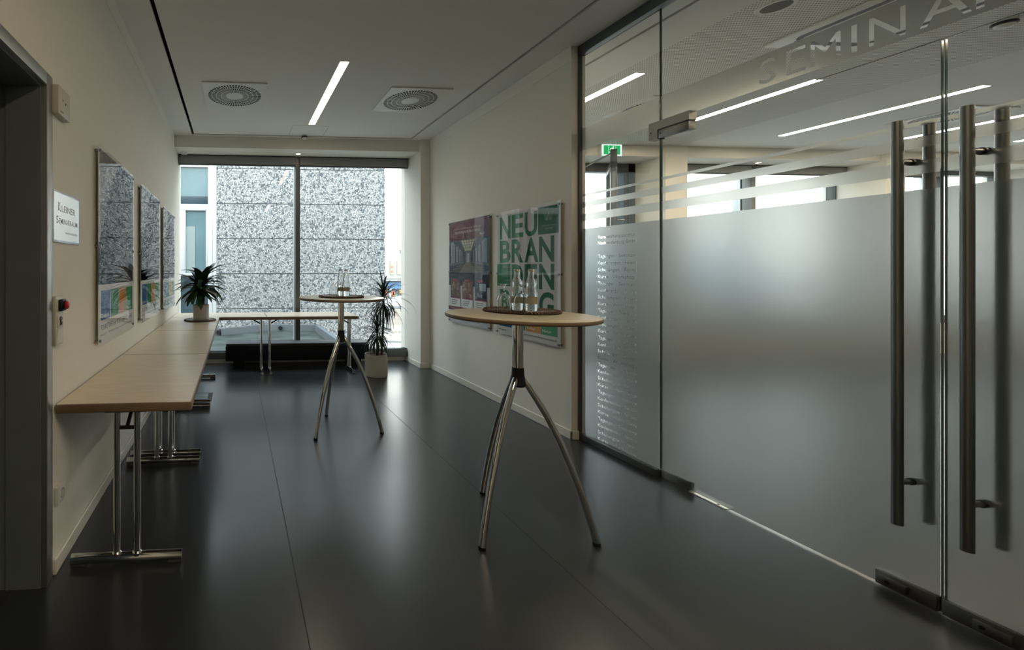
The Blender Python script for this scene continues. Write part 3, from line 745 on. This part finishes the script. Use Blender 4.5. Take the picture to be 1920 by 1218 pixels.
r = thing('potted_plant', 'tall two-stemmed narrow-leaved dracaena in a floor pot at the window', 'potted plant', (1.765, 5.31, 0))
MB().lathe([(0, 0), (.134, 0), (.139, .005), (.141, .268), (.139, .274), (.132, .274), (.130, .24)], M['pot'], 56).build('pot', r)
MB().lathe([(.131, .248), (.07, .256), (0, .252)], M['soil'], 30).build('soil', r)
for k, (x, y, x2, hh, nl, ll) in enumerate(((.075, .02, .10, .97, 96, (.24, .40)), (.0, -.02, .005, .55, 84, (.18, .30)))):
    cane = MB().tube([(x, y, .24), ((x + x2) / 2 + .008, y, .24 + (hh - .24) * .5), (x2, y, hh)], [.015, .0125, .010], M['bark'], 12).build('cane', r)
    b = MB()
    for i in range(nl):
        s = i / nl; az = i * 2.399 + k + rnd.uniform(-.2, .2); el = math.radians(-45 + 125 * s + rnd.uniform(-14, 14))
        L_ = rnd.uniform(*ll)
        leaf(b, (x2, y, hh - .10 + .14 * s), az, el, L_, rnd.uniform(.014, .022), rnd.uniform(.5, 1.5), M['leaf2'], 9, .4)
    if k == 0: leaf(b, (x2, y, hh), -.35, .25, .50, .016, 1.25, M['leaf2'], 10, .4)
    b.build('foliage', cane, ang=180)

# ------------------------------------------------------------------ bench and floor boxes
r = thing('bench', 'long low black bench under the corridor window', 'bench', (.85, 5.955, 0))
MB().box((-.978, -.155, .104), (.978, .155, .300), M['bench'], .004).build('seat_box', r)
MB().box((-.970, -.140, .300), (.970, .150, .332), mat('bench_top', (.05, .055, .062), .5, var=.06, scale=30), .004).build('seat_top', r)
for s in (-1, 1):
    MB().box((s * .80 - .075, -.135, 0), (s * .80 + .075, .135, .104), M['bench'], .003).build('foot_block', r)
for y0, y1, lab in ((4.40, 4.69, 'dark framed floor socket box beneath the third wall table, nearer one'), (5.235, 5.525, 'dark framed floor socket box near the window tables')):
    r = thing('floor_socket_box', lab, 'floor socket', (-.385, (y0 + y1) / 2, 0), 0, 'flush floor socket boxes'); h = .145; b = MB()
    for q in (((-h, -h), (h, -h + .022)), ((-h, h - .012), (h, h)), ((-h, -h), (-h + .03, h)), ((h - .045, -h), (h, h))): b.box((*q[0], 0), (*q[1], .003), M['black'])
    b.build('frame', r, smooth=False); MB().box((-h + .03, -h + .022, 0), (h - .045, h - .012, .002), M['floor']).build('lid', r, smooth=False)

# ------------------------------------------------------------------ wall fittings on the left
r = thing('alarm_box', 'small white control box high on the left wall beside the doorway', 'control box', (LX, 1.985, 2.066))
MB().box((0, -.066, -.062), (.006, .066, .062), M['cream'], .002).box((.004, -.066, -.062), (.032, .066, .062), M['cream'], .003).build('housing', r)
b = MB().box((.032, -.022, .004), (.0325, -.014, .014), M['anthr']).cyl((.032, .012, .002), (.0325, .012, .002), .006, M['black'], 12).box((.032, -.046, -.048), (.0324, -.012, -.043), M['anthr']); b.build('indicator', r, smooth=False)
r = thing('door_sign', 'framed white room sign reading KLEINER SEMINARRAUM beside the doorway', 'sign', (LX, 2.082, 1.566))
MB().box((0, -.157, -.115), (.007, .157, .115), mat('silver_frame', (.62, .65, .70), .3, .9), .002).box((.0069, -.149, -.105), (.0075, .149, .105), mat('sign_paper', (.86, .86, .84), .22, .75, var=.01)).build('frame', r)
ink = (.60, .61, .64); mx = face_mx((.0076, -.157, -.115), (0, 1, 0), (0, 0, 1))
P = Print(); P.text('K', .050, .140, 0, ink, height=.042, width=.032, bold=.01); P.text('LEINER', .090, .140, 0, ink, height=.031, width=.165, bold=.01); P.build('lettering', r, mx)
P = Print(); P.text('S', .032, .085, 0, ink, height=.034, width=.024, bold=.01); P.text('EMINARRAUM', .062, .085, 0, ink, height=.025, width=.220, bold=.01); P.build('lettering', r, mx)
P = Print(); P.text('www.vznb.de', .130, .042, 0, ink, height=.015, width=.150); P.build('lettering', r, mx)
r = thing('switch_panel', 'cream three-part switch strip with a red emergency button on the left wall', 'switch', (LX, 1.972, 1.105))
MB().box((0, -.041, -.108), (.016, .041, .108), M['cream'], .004).build('frame', r)
MB().box((.016, -.029, .038), (.018, .029, .098), M['white'], .002).box((.018, -.024, .042), (.038, .024, .094), M['black'], .006).cyl((.038, 0, .068), (.044, 0, .068), .020, M['black'], 24).build('button_guard', r)
MB().lathe([(.018, 0), (.018, .006), (.014, .011), (.006, .0135), (0, .014)], M['red'], 28, Matrix.Translation((.043, 0, .068)) @ Matrix.Rotation(PI / 2, 4, 'Y')).build('red_button', r)
MB().box((.016, -.029, -.030), (.019, .029, .032), M['cream'], .002).cyl((.019, 0, .008), (.024, 0, .008), .010, M['anthr'], 20).box((.019, -.004, -.022), (.022, .004, .004), M['black']).box((.019, .012, -.02), (.0215, .018, -.006), M['anthr']).build('key_switch', r)
MB().prism([(.016, -.029, -.098), (.016, -.029, -.038), (.022, -.029, -.038), (.0185, -.029, -.068), (.0165, -.029, -.098)], (0, .058, 0), M['white']).build('rocker', r, smooth=False)
r = thing('wall_socket', 'white hinged wall socket low on the left wall under the table', 'socket', (LX, 1.985, .337))
MB().box((0, -.041, -.041), (.020, .041, .041), M['white'], .004).build('frame', r)
MB().cyl((.0195, .008, -.004), (.0206, .008, -.004), .021, M['alu'], 28).cyl((.0205, .008, -.004), (.0208, .008, -.004), .018, M['cream'], 28).build('socket_face', r)

# ------------------------------------------------------------------ posters
def poster(lab, side, y0, y1, z0, z1, draw, photo=None):
    """acrylic sheet on steel stand-offs, with the printed sheet behind it"""
    wd, h = y1 - y0, z1 - z0
    if side < 0: r = thing('wall_poster', lab, 'poster', (LX, (y0 + y1) / 2, z0), 0, 'acrylic posters on the left wall'); org = (.024, -wd / 2, 0); right = (0, 1, 0); q = 1
    else: r = thing('wall_poster', lab, 'poster', (RX, (y0 + y1) / 2, z0), 0, 'acrylic posters on the right wall'); org = (-.024, wd / 2, 0); right = (0, -1, 0); q = -1
    b = MB().box((q * .0215, -wd / 2 + .012, .012), (q * .0235, wd / 2 - .012, h - .012), M['white']); b.build('backing', r, smooth=False)
    P = Print(); draw(P, wd, h); P.build('print', r, face_mx(org, right, FU))
    if photo:
        u0, v0, u1, v1 = photo[0]; me_ = Print(); me_.rect(u0 * wd, v0 * h, u1 * wd, v1 * h, (1, 1, 1)); o = me_.build('photograph', r, face_mx((org[0], org[1], 0), right, FU)); o.data.materials.clear(); o.data.materials.append(photo[1])
    MB().box((q * .0275, -wd / 2, 0), (q * .0315, wd / 2, h), M['acryl']).build('acrylic_sheet', r, smooth=False)
    for u in (-wd / 2 + .025, wd / 2 - .025):
        for z in (.03, h / 2, h - .03): MB().cyl((0, u, z), (q * .0272, u, z), .008, M['steel'], 16).cyl((q * .0318, u, z), (q * .0355, u, z), .009, M['steel'], 16).build('standoff', r)
BLUE, GRN, ORG, GRN2 = (.035, .13, .36), (.05, .26, .12), (.62, .28, .05), (.07, .33, .13)
WHT, INK = (.78, .78, .77), (.03, .03, .035)
def tourist(P, w, h):
    P.rect(.012, .012, w - .012, h - .012, WHT)
    x0, x1 = .06, w - .02; k = (x1 - x0) / 4; a, b = .125 * h, .275 * h
    for i, (c_, t_) in enumerate(((BLUE, 'Erlebnis'), (GRN, None), (ORG, 'Kultur'), (GRN2, 'Natur'))):
        P.rect(x0 + i * k, a, x0 + (i + 1) * k - .006, b, c_)
        if t_: P.text(t_, x0 + i * k + .012, a + .012, 0, (.75, .78, .8), width=k * .72, height=.024)
    P.text('TOURISTINFO und TICKET-SERVICE im HKB', .055, .073 * h, 0, INK, width=w - .09, height=.034)
    P.text('Marktplatz 1 \u00b7 17033 Neubrandenburg \u00b7 www.neubrandenburg-touristinfo.de', .055, .045 * h, 0, (.15, .15, .16), width=w - .10, height=.014)
ph = [photo_mat('photo_print_brick', (.028, .022, .022), (.085, .055, .045), (.20, .16, .14), 7), photo_mat('photo_print_shore', (.02, .022, .026), (.06, .065, .07), (.16, .17, .18), 6), photo_mat('photo_print_street', (.03, .028, .03), (.10, .09, .09), (.25, .23, .22), 11)]
PB = (.0145, .305, .986, .988)
poster('acrylic tourism poster on the left wall, nearest the door sign', -1, 2.475, 3.315, .895, 2.033, tourist, (PB, ph[0]))
poster('acrylic tourism poster on the left wall, middle one of the three', -1, 3.567, 4.435, .893, 2.030, tourist, (PB, ph[1]))
poster('acrylic tourism poster on the left wall, last one before the window', -1, 4.650, 5.520, .880, 2.010, tourist, (PB, ph[2]))

def church(P, w, h):
    MAR = (.13, .012, .028); NAV = (.030, .036, .052)
    P.rect(.012, .012, w - .012, h - .012, (.50, .52, .56)); P.rect(.012, .81 * h, w - .012, h - .012, MAR)
    P.text('Willkommen zur F\u00fchrung in der ehrw\u00fcrdigen', .13 * w, .905 * h, 0, (.45, .30, .28), width=.68 * w, height=.024)
    P.text('KONZERTKIRCHE NEUBRANDENBURG', .17 * w, .868 * h, 0, (.60, .52, .50), width=.62 * w, height=.030)
    a, b = .487 * h, .81 * h; W_ = w; q = lambda u, v: (u * W_, a + v * (b - a))
    P.rect(.012, a, w - .012, b, NAV)
    P.poly([q(.28, 1), q(.72, 1), q(.60, .62), q(.42, .62)], (.10, .10, .09))
    P.poly([q(.33, .97), q(.67, .97), q(.585, .66), q(.435, .66)], (.55, .50, .34))
    for k in range(6):
        t_ = k / 5; P.poly([q(.33 + .34 * t_ - .006, .97), q(.33 + .34 * t_ + .006, .97), q(.435 + .15 * t_ + .004, .66), q(.435 + .15 * t_ - .004, .66)], (.10, .10, .09))
    for v in (.74, .82, .90): P.rect(q(.34, 0)[0], q(0, v)[1], q(.66, 0)[0], q(0, v)[1] + .004, (.10, .10, .09))
    for s in (0, 1):
        m_ = (lambda u: 1 - u) if s else (lambda u: u)
        for u0, u1, v0, v1, dv in ((.07, .17, .30, .97, .10), (.21, .26, .32, .82, .07), (.29, .325, .33, .72, .05), (.35, .375, .34, .66, .03)):
            P.poly([q(m_(u0), v0), q(m_(u1), v0 + .02), q(m_(u1), v1 - dv), q(m_((u0 + u1) / 2), v1), q(m_(u0), v1 - dv * .3)], (.27, .31, .34))
            for f in (.33, .66): P.poly([q(m_(u0 + (u1 - u0) * f), v0), q(m_(u0 + (u1 - u0) * f + .006), v0), q(m_(u0 + (u1 - u0) * f + .006), v1 - dv), q(m_(u0 + (u1 - u0) * f), v1 - dv)], NAV)
        P.poly([q(m_(.03), .22), q(m_(.40), .30), q(m_(.40), .34), q(m_(.03), .29)], (.12, .11, .10))
    P.poly([q(.45, .62), q(.57, .62), q(.57, .30), q(.45, .30)], (.13, .12, .11)); P.poly([q(.48, .58), q(.54, .58), q(.54, .32), q(.48, .32)], (.34, .33, .30))
    P.poly([q(.44, .30), q(.58, .30), q(.74, .02), q(.28, .02)], (.16, .13, .10))
    for k in range(5):
        v = .04 + k * .05
        for s in (0, 1): P.poly([(q(.06 + k * .05, 0)[0] if not s else w - q(.06 + k * .05, 0)[0], q(0, v)[1]), (q(.30 + k * .03, 0)[0] if not s else w - q(.30 + k * .03, 0)[0], q(0, v)[1]), (q(.31 + k * .03, 0)[0] if not s else w - q(.31 + k * .03, 0)[0], q(0, v + .03)[1]), (q(.07 + k * .05, 0)[0] if not s else w - q(.07 + k * .05, 0)[0], q(0, v + .03)[1])], (.11, .085, .065))
    P.poly([(.80 * w, .80 * h), (.84 * w, .80 * h), (.86 * w, .915 * h), (.80 * w, .90 * h)], (.02, .02, .025)); P.poly([(.83 * w + .05 * math.cos(t_) , .845 * h + .013 * math.sin(t_)) for t_ in [k * PI / 8 for k in range(16)]], (.50, .47, .45))
    P.poly([(.835 * w + .034 * math.cos(t_), .847 * h + .008 * math.sin(t_)) for t_ in [k * PI / 8 for k in range(16)]], MAR)
    P.rect(.012, .37 * h, w - .012, .487 * h, (.012, .016, .022))
    for k in range(9): P.rect(.012, (.382 + .012 * k) * h, w - .012, (.3835 + .012 * k) * h, (.025, .032, .042))
    cols = (((.30, .20, .12), (.10, .05, .03)), ((.34, .20, .10), (.14, .06, .035)), ((.20, .24, .30), (.015, .02, .03)))
    for k in range(3):
        x0 = (.065 + k * .305) * w; x1 = x0 + .255 * w
        P.rect(x0, .245 * h, x1, .415 * h, MAR); P.rect(x0 + .004, .258 * h, x1 - .004, .41 * h, cols[k][1]); P.rect(x0 + .05, .412 * h, x1 - .06, .432 * h, (.25, .02, .04))
        rr = random.Random(k)
        for j in range(22):
            u = x0 + .01 + rr.random() * (x1 - x0 - .06); v = (.262 + rr.random() * .12) * h; f = rr.random()
            P.rect(u, v, u + .012 + .03 * rr.random(), v + .008 + .035 * rr.random(), tuple(cols[k][0][i] * f + cols[k][1][i] * (1 - f) for i in range(3)))
        if k == 2: P.rect(x0 + .09, .335 * h, x1 - .012, .40 * h, (.33, .40, .48))
        P.rect(x0, .165 * h, x1, .245 * h, (.62, .62, .61))
        for j, wt in enumerate((.80, .74, .62)): P.rect(x0 + .018, (.222 - .018 * j) * h, x0 + .018 + wt * (x1 - x0 - .04), (.230 - .018 * j) * h, (.20, .20, .21))
    P.rect(.012, .128 * h, w - .012, .165 * h, MAR); P.text('Touristinfo und Ticketservice', .06, .139 * h, 0, (.55, .45, .44), width=.5 * w, height=.018)
    P.text('Veranstaltungszentrum Neubrandenburg \u00b7 www.konzertkirche-nb.de', .06, .045 * h, 0, (.12, .12, .14), width=.72 * w, height=.018)
    P.rect(.84 * w, .06 * h, .90 * w, .105 * h, (.75, .75, .75))
poster('acrylic poster with maroon heading and church hall photograph on the right wall', 1, 4.243, 5.110, .695, 1.905, church)

def letters(P, w, h):
    G1, G2, G3 = (.012, .125, .05), (.045, .225, .085), (.018, .16, .06)
    P.rect(.012, .012, w - .012, h - .03, (.66, .67, .66))
    x = [.062, .243, .425, .612]; cw = .165; top = [.965, .772, .578, .378]; lh = .178
    def L(ch, i, row, col, wf=1.0): P.text(ch, x[i] * w / .87 * 1.0, (top[row] - lh) * h, 0, col, width=cw * wf, height=lh * h, bold=.03)
    for i, (ch, c_) in enumerate(zip('NEU', (G2, G2, G3))): L(ch, i, 0, c_)
    P.rect(.60 * w / .87, (.965 - lh - .005) * h, .842, .975 * h, G1)
    for i, (ch, c_) in enumerate(zip('BRAN', (G2, G3, G1, G1))): L(ch, i, 1, c_, 1.08 if i > 1 else 1)
    P.rect(.018, (.578 - lh) * h, .225, .578 * h, G2)
    for i, (ch, c_) in enumerate(zip('DEN', (G3, G1, G1))): L(ch, i + 1, 2, c_, 1.08 if i == 2 else 1)
    for i, (ch, c_) in enumerate(zip('BURG', (G2, G3, G1, G1))): L(ch, i, 3, c_, 1.05)
    pale = (.42, .55, .46)
    def ln(a, b, t_=.004):
        d = Vector((b[0] - a[0], b[1] - a[1])).normalized(); nx, ny = -d.y * t_ / 2, d.x * t_ / 2
        P.poly([(a[0] + nx, a[1] + ny), (b[0] + nx, b[1] + ny), (b[0] - nx, b[1] - ny), (a[0] - nx, a[1] - ny)], pale)
    cx, cy = .725, .905 * h
    for o_ in (0, .016):
        for p, q in (((-.055 + o_, .035), (-.028 + o_, -.035)), ((-.028 + o_, -.035), (0, .035)), ((0, .035), (.028 - o_, -.035)), ((.028 - o_, -.035), (.055 - o_, .035))): ln((cx + p[0], cy + p[1]), (cx + q[0], cy + q[1]))
    P.text('Neubrandenburg', .655, .838 * h, 0, pale, width=.15, height=.014); P.text('bewegt', .695, .816 * h, 0, pale, width=.08, height=.014)
    for j, (s, wd) in enumerate((('Touristinfo', .11), ('und', .04), ('Ticketservice', .13), ('im HKB', .08))): P.text(s, .215 - wd, (.548 - .036 * j) * h, 0, pale, width=wd, height=.017)
    x0, x1 = .055, .835; k = (x1 - x0) / 4
    for i, (c_, t_) in enumerate(((BLUE, 'Erlebnis'), (GRN, None), (ORG, 'Kultur'), (GRN2, 'Natur'))):
        P.rect(x0 + i * k, .075 * h, x0 + (i + 1) * k - .008, .185 * h, c_)
        if t_: P.text(t_, x0 + i * k + .014, .092 * h, 0, (.75, .78, .76), width=k * .55, height=.026)
    P.text('Marktplatz 1', .05, .042 * h, 0, INK, width=.13, height=.016); P.text('www.neubrandenburg-touristinfo.de', .40, .042 * h, 0, INK, width=.42, height=.016)
poster('acrylic poster with huge green letters NEU BRAN DEN BURG on the right wall', 1, 3.277, 4.147, .690, 1.890, letters)

# ------------------------------------------------------------------ outside
b = MB().box((-60, 6.6, -4.0), (90, 120, -3.8), mat('pavement', (.27, .26, .245), .8, var=.12, scale=.6))
struct(b.build('ground', smooth=False), 'pale paved square in front of the building')
# canopy roof just outside the window
r = thing('canopy_roof', 'shallow wet flat roof with metal rim outside the corridor window', 'flat roof', (0, 6.45, 0))
pts = [(-3.0, .02), (1.86, .02), (1.86, 3.12), (.62, 3.28), (-.34, 2.66), (-3.0, 2.2)]
mw = mat('wet_roof_felt', (.05, .062, .058), .5, var=.55, scale=2.2)
MB().prism([(x, y, -.30) for x, y in pts], (0, 0, .26), mw).build('roof_deck', r, smooth=False)
b = MB(); mt = mat('rim_metal', (.17, .19, .21), .5, .3, var=.04, scale=20)
for (xa, ya), (xb, yb) in zip(pts[1:], pts[2:]):
    d = Vector((xb - xa, yb - ya)); nn = Vector((-d.y, d.x)).normalized() * .09
    b.prism([(xa, ya, -.30), (xb, yb, -.30), (xb + nn.x, yb + nn.y, -.30), (xa + nn.x, ya + nn.y, -.30)], (0, 0, .40), mt)
b.build('metal_rim', r, smooth=False)
b = MB()
for x, y in ((1.0, 3.12), (-.35, 2.55)): b.cyl((x, y - .05, .03), (x, y + .05, .03), .045, M['black'], 16)
b.build('overflow_pipe', r)
# neighbouring building with washed-concrete panels
WY = 9.8; X0, X1 = -.42, 3.464
r = thing('concrete_building', 'neighbouring building of grey pebble concrete panels outside the window', 'building', (1.5, WY, -3.8)); ox = 1.5
b = MB(); z = 3.8 + 1.236 - 6 * .793
while z < 3.8 + 4.5:
    b.box((X0 - ox, 0, z + .009), (X1 - ox, .12, z + .793 - .009), M['pebble']); z += .793
b.build('pebble_panels', r, smooth=False)
MB().box((X0 - ox + .01, .02, 0), (X1 - ox - .01, 6, 8.25), mat('joint_grey', (.16, .17, .18), .8)).box((-8, .25, 0), (X0 - ox, 6, 8.25), mat('inner_wall', (.20, .23, .24), .7)).build('core_wall', r, smooth=False)
fm = mat('white_window_frame', (.46, .47, .48), .4, .0, var=.02, scale=20)
fr = MB(); Z = 3.8
for xa, xb in ((-.61, -.505), (-.500, -.42)): fr.box((xa - ox, -.02, 0), (xb - ox, .12, 8.3), fm, .004)
for za, zb in ((2.655, 2.80), (1.195, 1.245), (3.63, 3.70)): fr.box((-2.6 - ox, -.01, Z + za), (-.61 - ox, .12, Z + zb), fm, .004)
fr.box((-1.24 - ox, -.005, Z + 1.24), (-1.11 - ox, .12, Z + 2.66), fm, .004).box((-2.6 - ox, -.005, 0), (-2.5 - ox, .12, 8.3), fm, .004).box((-.66 - ox, -.005, Z + 1.24), (-.61 - ox, .12, Z + 2.66), fm, .004)
fr = fr.build('window_frame', r)
tq = mat('teal_window_glass', (.11, .18, .20), .12, var=.12, scale=1.2); td = mat('dark_window_glass', (.035, .06, .075), .12, var=.25, scale=1.5)
MB().box((-2.5 - ox, .04, Z + 2.98), (-.61 - ox, .06, Z + 3.63), tq).box((-2.5 - ox, .035, Z + 2.80), (-.61 - ox, .06, Z + 2.98), td).build('pane', fr, smooth=False)
MB().box((-1.11 - ox, .04, Z + 1.245), (-.66 - ox, .06, Z + 2.655), tq).box((-1.11 - ox, .03, Z + 1.245), (-.90 - ox, .06, Z + 2.3), mat('grey_curtain', (.22, .27, .27), .5)).build('pane', fr, smooth=False)
MB().box((-2.5 - ox, .04, Z - 2), (-.61 - ox, .06, Z + 1.195), td).build('pane', fr, smooth=False)
# shop building across the square
r = thing('shop_building', 'pale gabled shop building across the square with a letter M on its front', 'building', (24, 45, -3.8)); ox = 24
fw = mat('white_render', (.36, .345, .32), .7, var=.015, scale=2)
zr = lambda x: 3.8 + 6.62 - (x - 15.93) * .30
MB().prism([(8 - ox, 0, 4.16), (40 - ox, 0, 4.16), (40 - ox, 0, zr(40)) if zr(40) > 4.3 else (22.5 - ox, 0, 4.4), (8 - ox, 0, zr(8))], (0, 12, 0), fw).build('upper_storey', r, smooth=False)
MB().box((8 - ox, .05, 3.9), (40 - ox, .5, 4.16), mat('fascia', (.30, .30, .31), .5)).build('fascia_strip', r, smooth=False)
P = Print(); P.text('M', 0, 0, 0, (.10, .12, .20), width=.46, height=.42); o = P.build('wall_letter', r, face_mx((17.56 - ox, -.02, 3.8 + 3.03), (1, 0, 0), FU))
wf = mat('shop_window_frame', (.25, .25, .28), .5)
for xa, xb in ((16.45, 16.86), (17.21, 18.6)):
    f = MB().box((xa - ox, -.04, 3.8 + .76), (xb - ox, .02, 3.8 + 2.24), wf).build('window', r, smooth=False)
    b = MB(); xm = [xa + .03, xb - .03] if xb - xa < 1 else [xa + .03, 17.70, 17.74, xb - .03]
    for k in range(0, len(xm), 2): b.box((xm[k] - ox, -.05, 3.8 + .80), (xm[k + 1] - ox, 0, 3.8 + 2.21), mat('tan_blind', (.42, .36, .28), .7))  # panes in a plain tan colour
    if xb - xa < 1:
        for zz in (.98, 1.45): b.box((xa + .05 - ox, -.055, 3.8 + zz), (xb - .08 - ox, -.05, 3.8 + zz + .24), mat('red_blind', (.55, .20, .14), .7))
    b.build('window_pane', f, smooth=False)
MB().box((8 - ox, .6, 0), (40 - ox, .9, 3.9), mat('shop_glass', (.16, .17, .19), .25, var=.6, scale=1.4)).build('shop_front', r, smooth=False)
MB().box((16.3 - ox, .35, 3.05), (40 - ox, .6, 3.75), mat('blue_sign_band', (.10, .20, .36), .5, var=.3, scale=1.5)).build('sign_band', r, smooth=False)
b = MB(); rr = random.Random(5)
for k in range(26):
    x = 15.6 + rr.random() * 4; z = 1.2 + rr.random() * 1.7; col = rr.choice(((.62, .36, .10), (.55, .14, .08), (.75, .62, .35), (.12, .30, .16), (.70, .66, .60)))
    b.box((x - ox, .5, z), (x + .12 + .3 * rr.random() - ox, .6, z + .15 + .35 * rr.random()), mat('display_%d' % (int(col[0] * 100)), col, .6))
b.build('shop_display', r, smooth=False)
# market parasols, people as they show, a bench
def parasol(lab, x, y, top, rad):
    r = thing('parasol', lab, 'parasol', (x, y, -3.8), .4, 'white parasols on the square')
    MB().lathe([(rad, top - .62), (rad, top - .50), (rad * .5, top - .18), (.04, top), (0, top + .03)], mat('parasol_cloth', (.55, .53, .50), .8, var=.02, scale=3), 8).build('canopy', r, ang=10)
    MB().cyl((0, 0, 0), (0, 0, top), .03, M['steel'], 10).build('pole', r); MB().cyl((0, 0, 0), (0, 0, .08), .35, M['alu'], 16).build('base', r)
parasol('white market parasol on the square seen beside the pebble wall', 13.0, 36, 2.75, 1.75)
parasol('white market parasol on the square nearer the window pier', 15.6, 39, 2.75, 1.8)
r = thing('market_stall', 'beige market stall standing under the parasols on the square', 'stall', (13.6, 34.5, -3.8))
MB().box((-.75, -.3, 0), (.65, .3, 1.9), mat('stall_cloth', (.38, .33, .29), .8, var=.1, scale=3)).build('side_cloth', r, smooth=False)
MB().box((.75, -.25, 0), (1.6, .25, 1.35), mat('dark_goods', (.10, .11, .15), .7, var=.7, scale=5)).box((.70, -.35, 1.35), (1.65, .35, 1.40), fw).build('counter', r, smooth=False)
r = thing('park_bench', 'pale slatted bench on the paved square below', 'bench', (11.75, 29.8, -3.8), -.30)
pb = mat('pale_timber', (.50, .44, .38), .7, var=.1, scale=6)
MB().box((-1.6, -.35, .42), (1.9, .35, .52), pb, .01).build('seat', r, smooth=False)
for x in (-1.2, 1.4): MB().box((x - .06, -.28, 0), (x + .06, .28, .42), mat('bench_concrete', (.30, .31, .33), .8)).build('leg', r, smooth=False)
MB().box((-.65, .18, .75), (.15, .28, 1.15), pb).box((-.30, .20, .52), (-.22, .26, .80), pb).build('backrest', r, smooth=False)
# pitched roof seen through the seminar window
r = thing('neighbour_house', 'house with a pale ribbed roof outside the seminar room window', 'house', (24, 22, -3.8))
MB().box((-7, 0, 0), (6, 6, 4.4), fw).build('wall', r, smooth=False)
b = MB(); rm = mat('ribbed_sheet_roof', (.55, .58, .60), .45, .3, var=.03)
b.prism([(-7.3, -.4, 4.4), (-7.3, 3, 6.6), (-7.3, 6.4, 4.4)], (13.6, 0, 0), rm)
for k in range(34): b.prism([(-7.3 + k * .4, -.42, 4.42), (-7.3 + k * .4, 3, 6.66), (-7.22 + k * .4, 3, 6.66), (-7.22 + k * .4, -.42, 4.42)], (0, .02, .03), mat('roof_rib', (.40, .43, .46), .5))
b.build('ribbed_roof', r, smooth=False)

# ------------------------------------------------------------------ render quality
SC.cycles.max_bounces = 12; SC.cycles.diffuse_bounces = 5; SC.cycles.transmission_bounces = 10; SC.cycles.transparent_max_bounces = 24; SC.cycles.glossy_bounces = 5
SC.cycles.sample_clamp_indirect = 6; SC.cycles.use_denoising = True
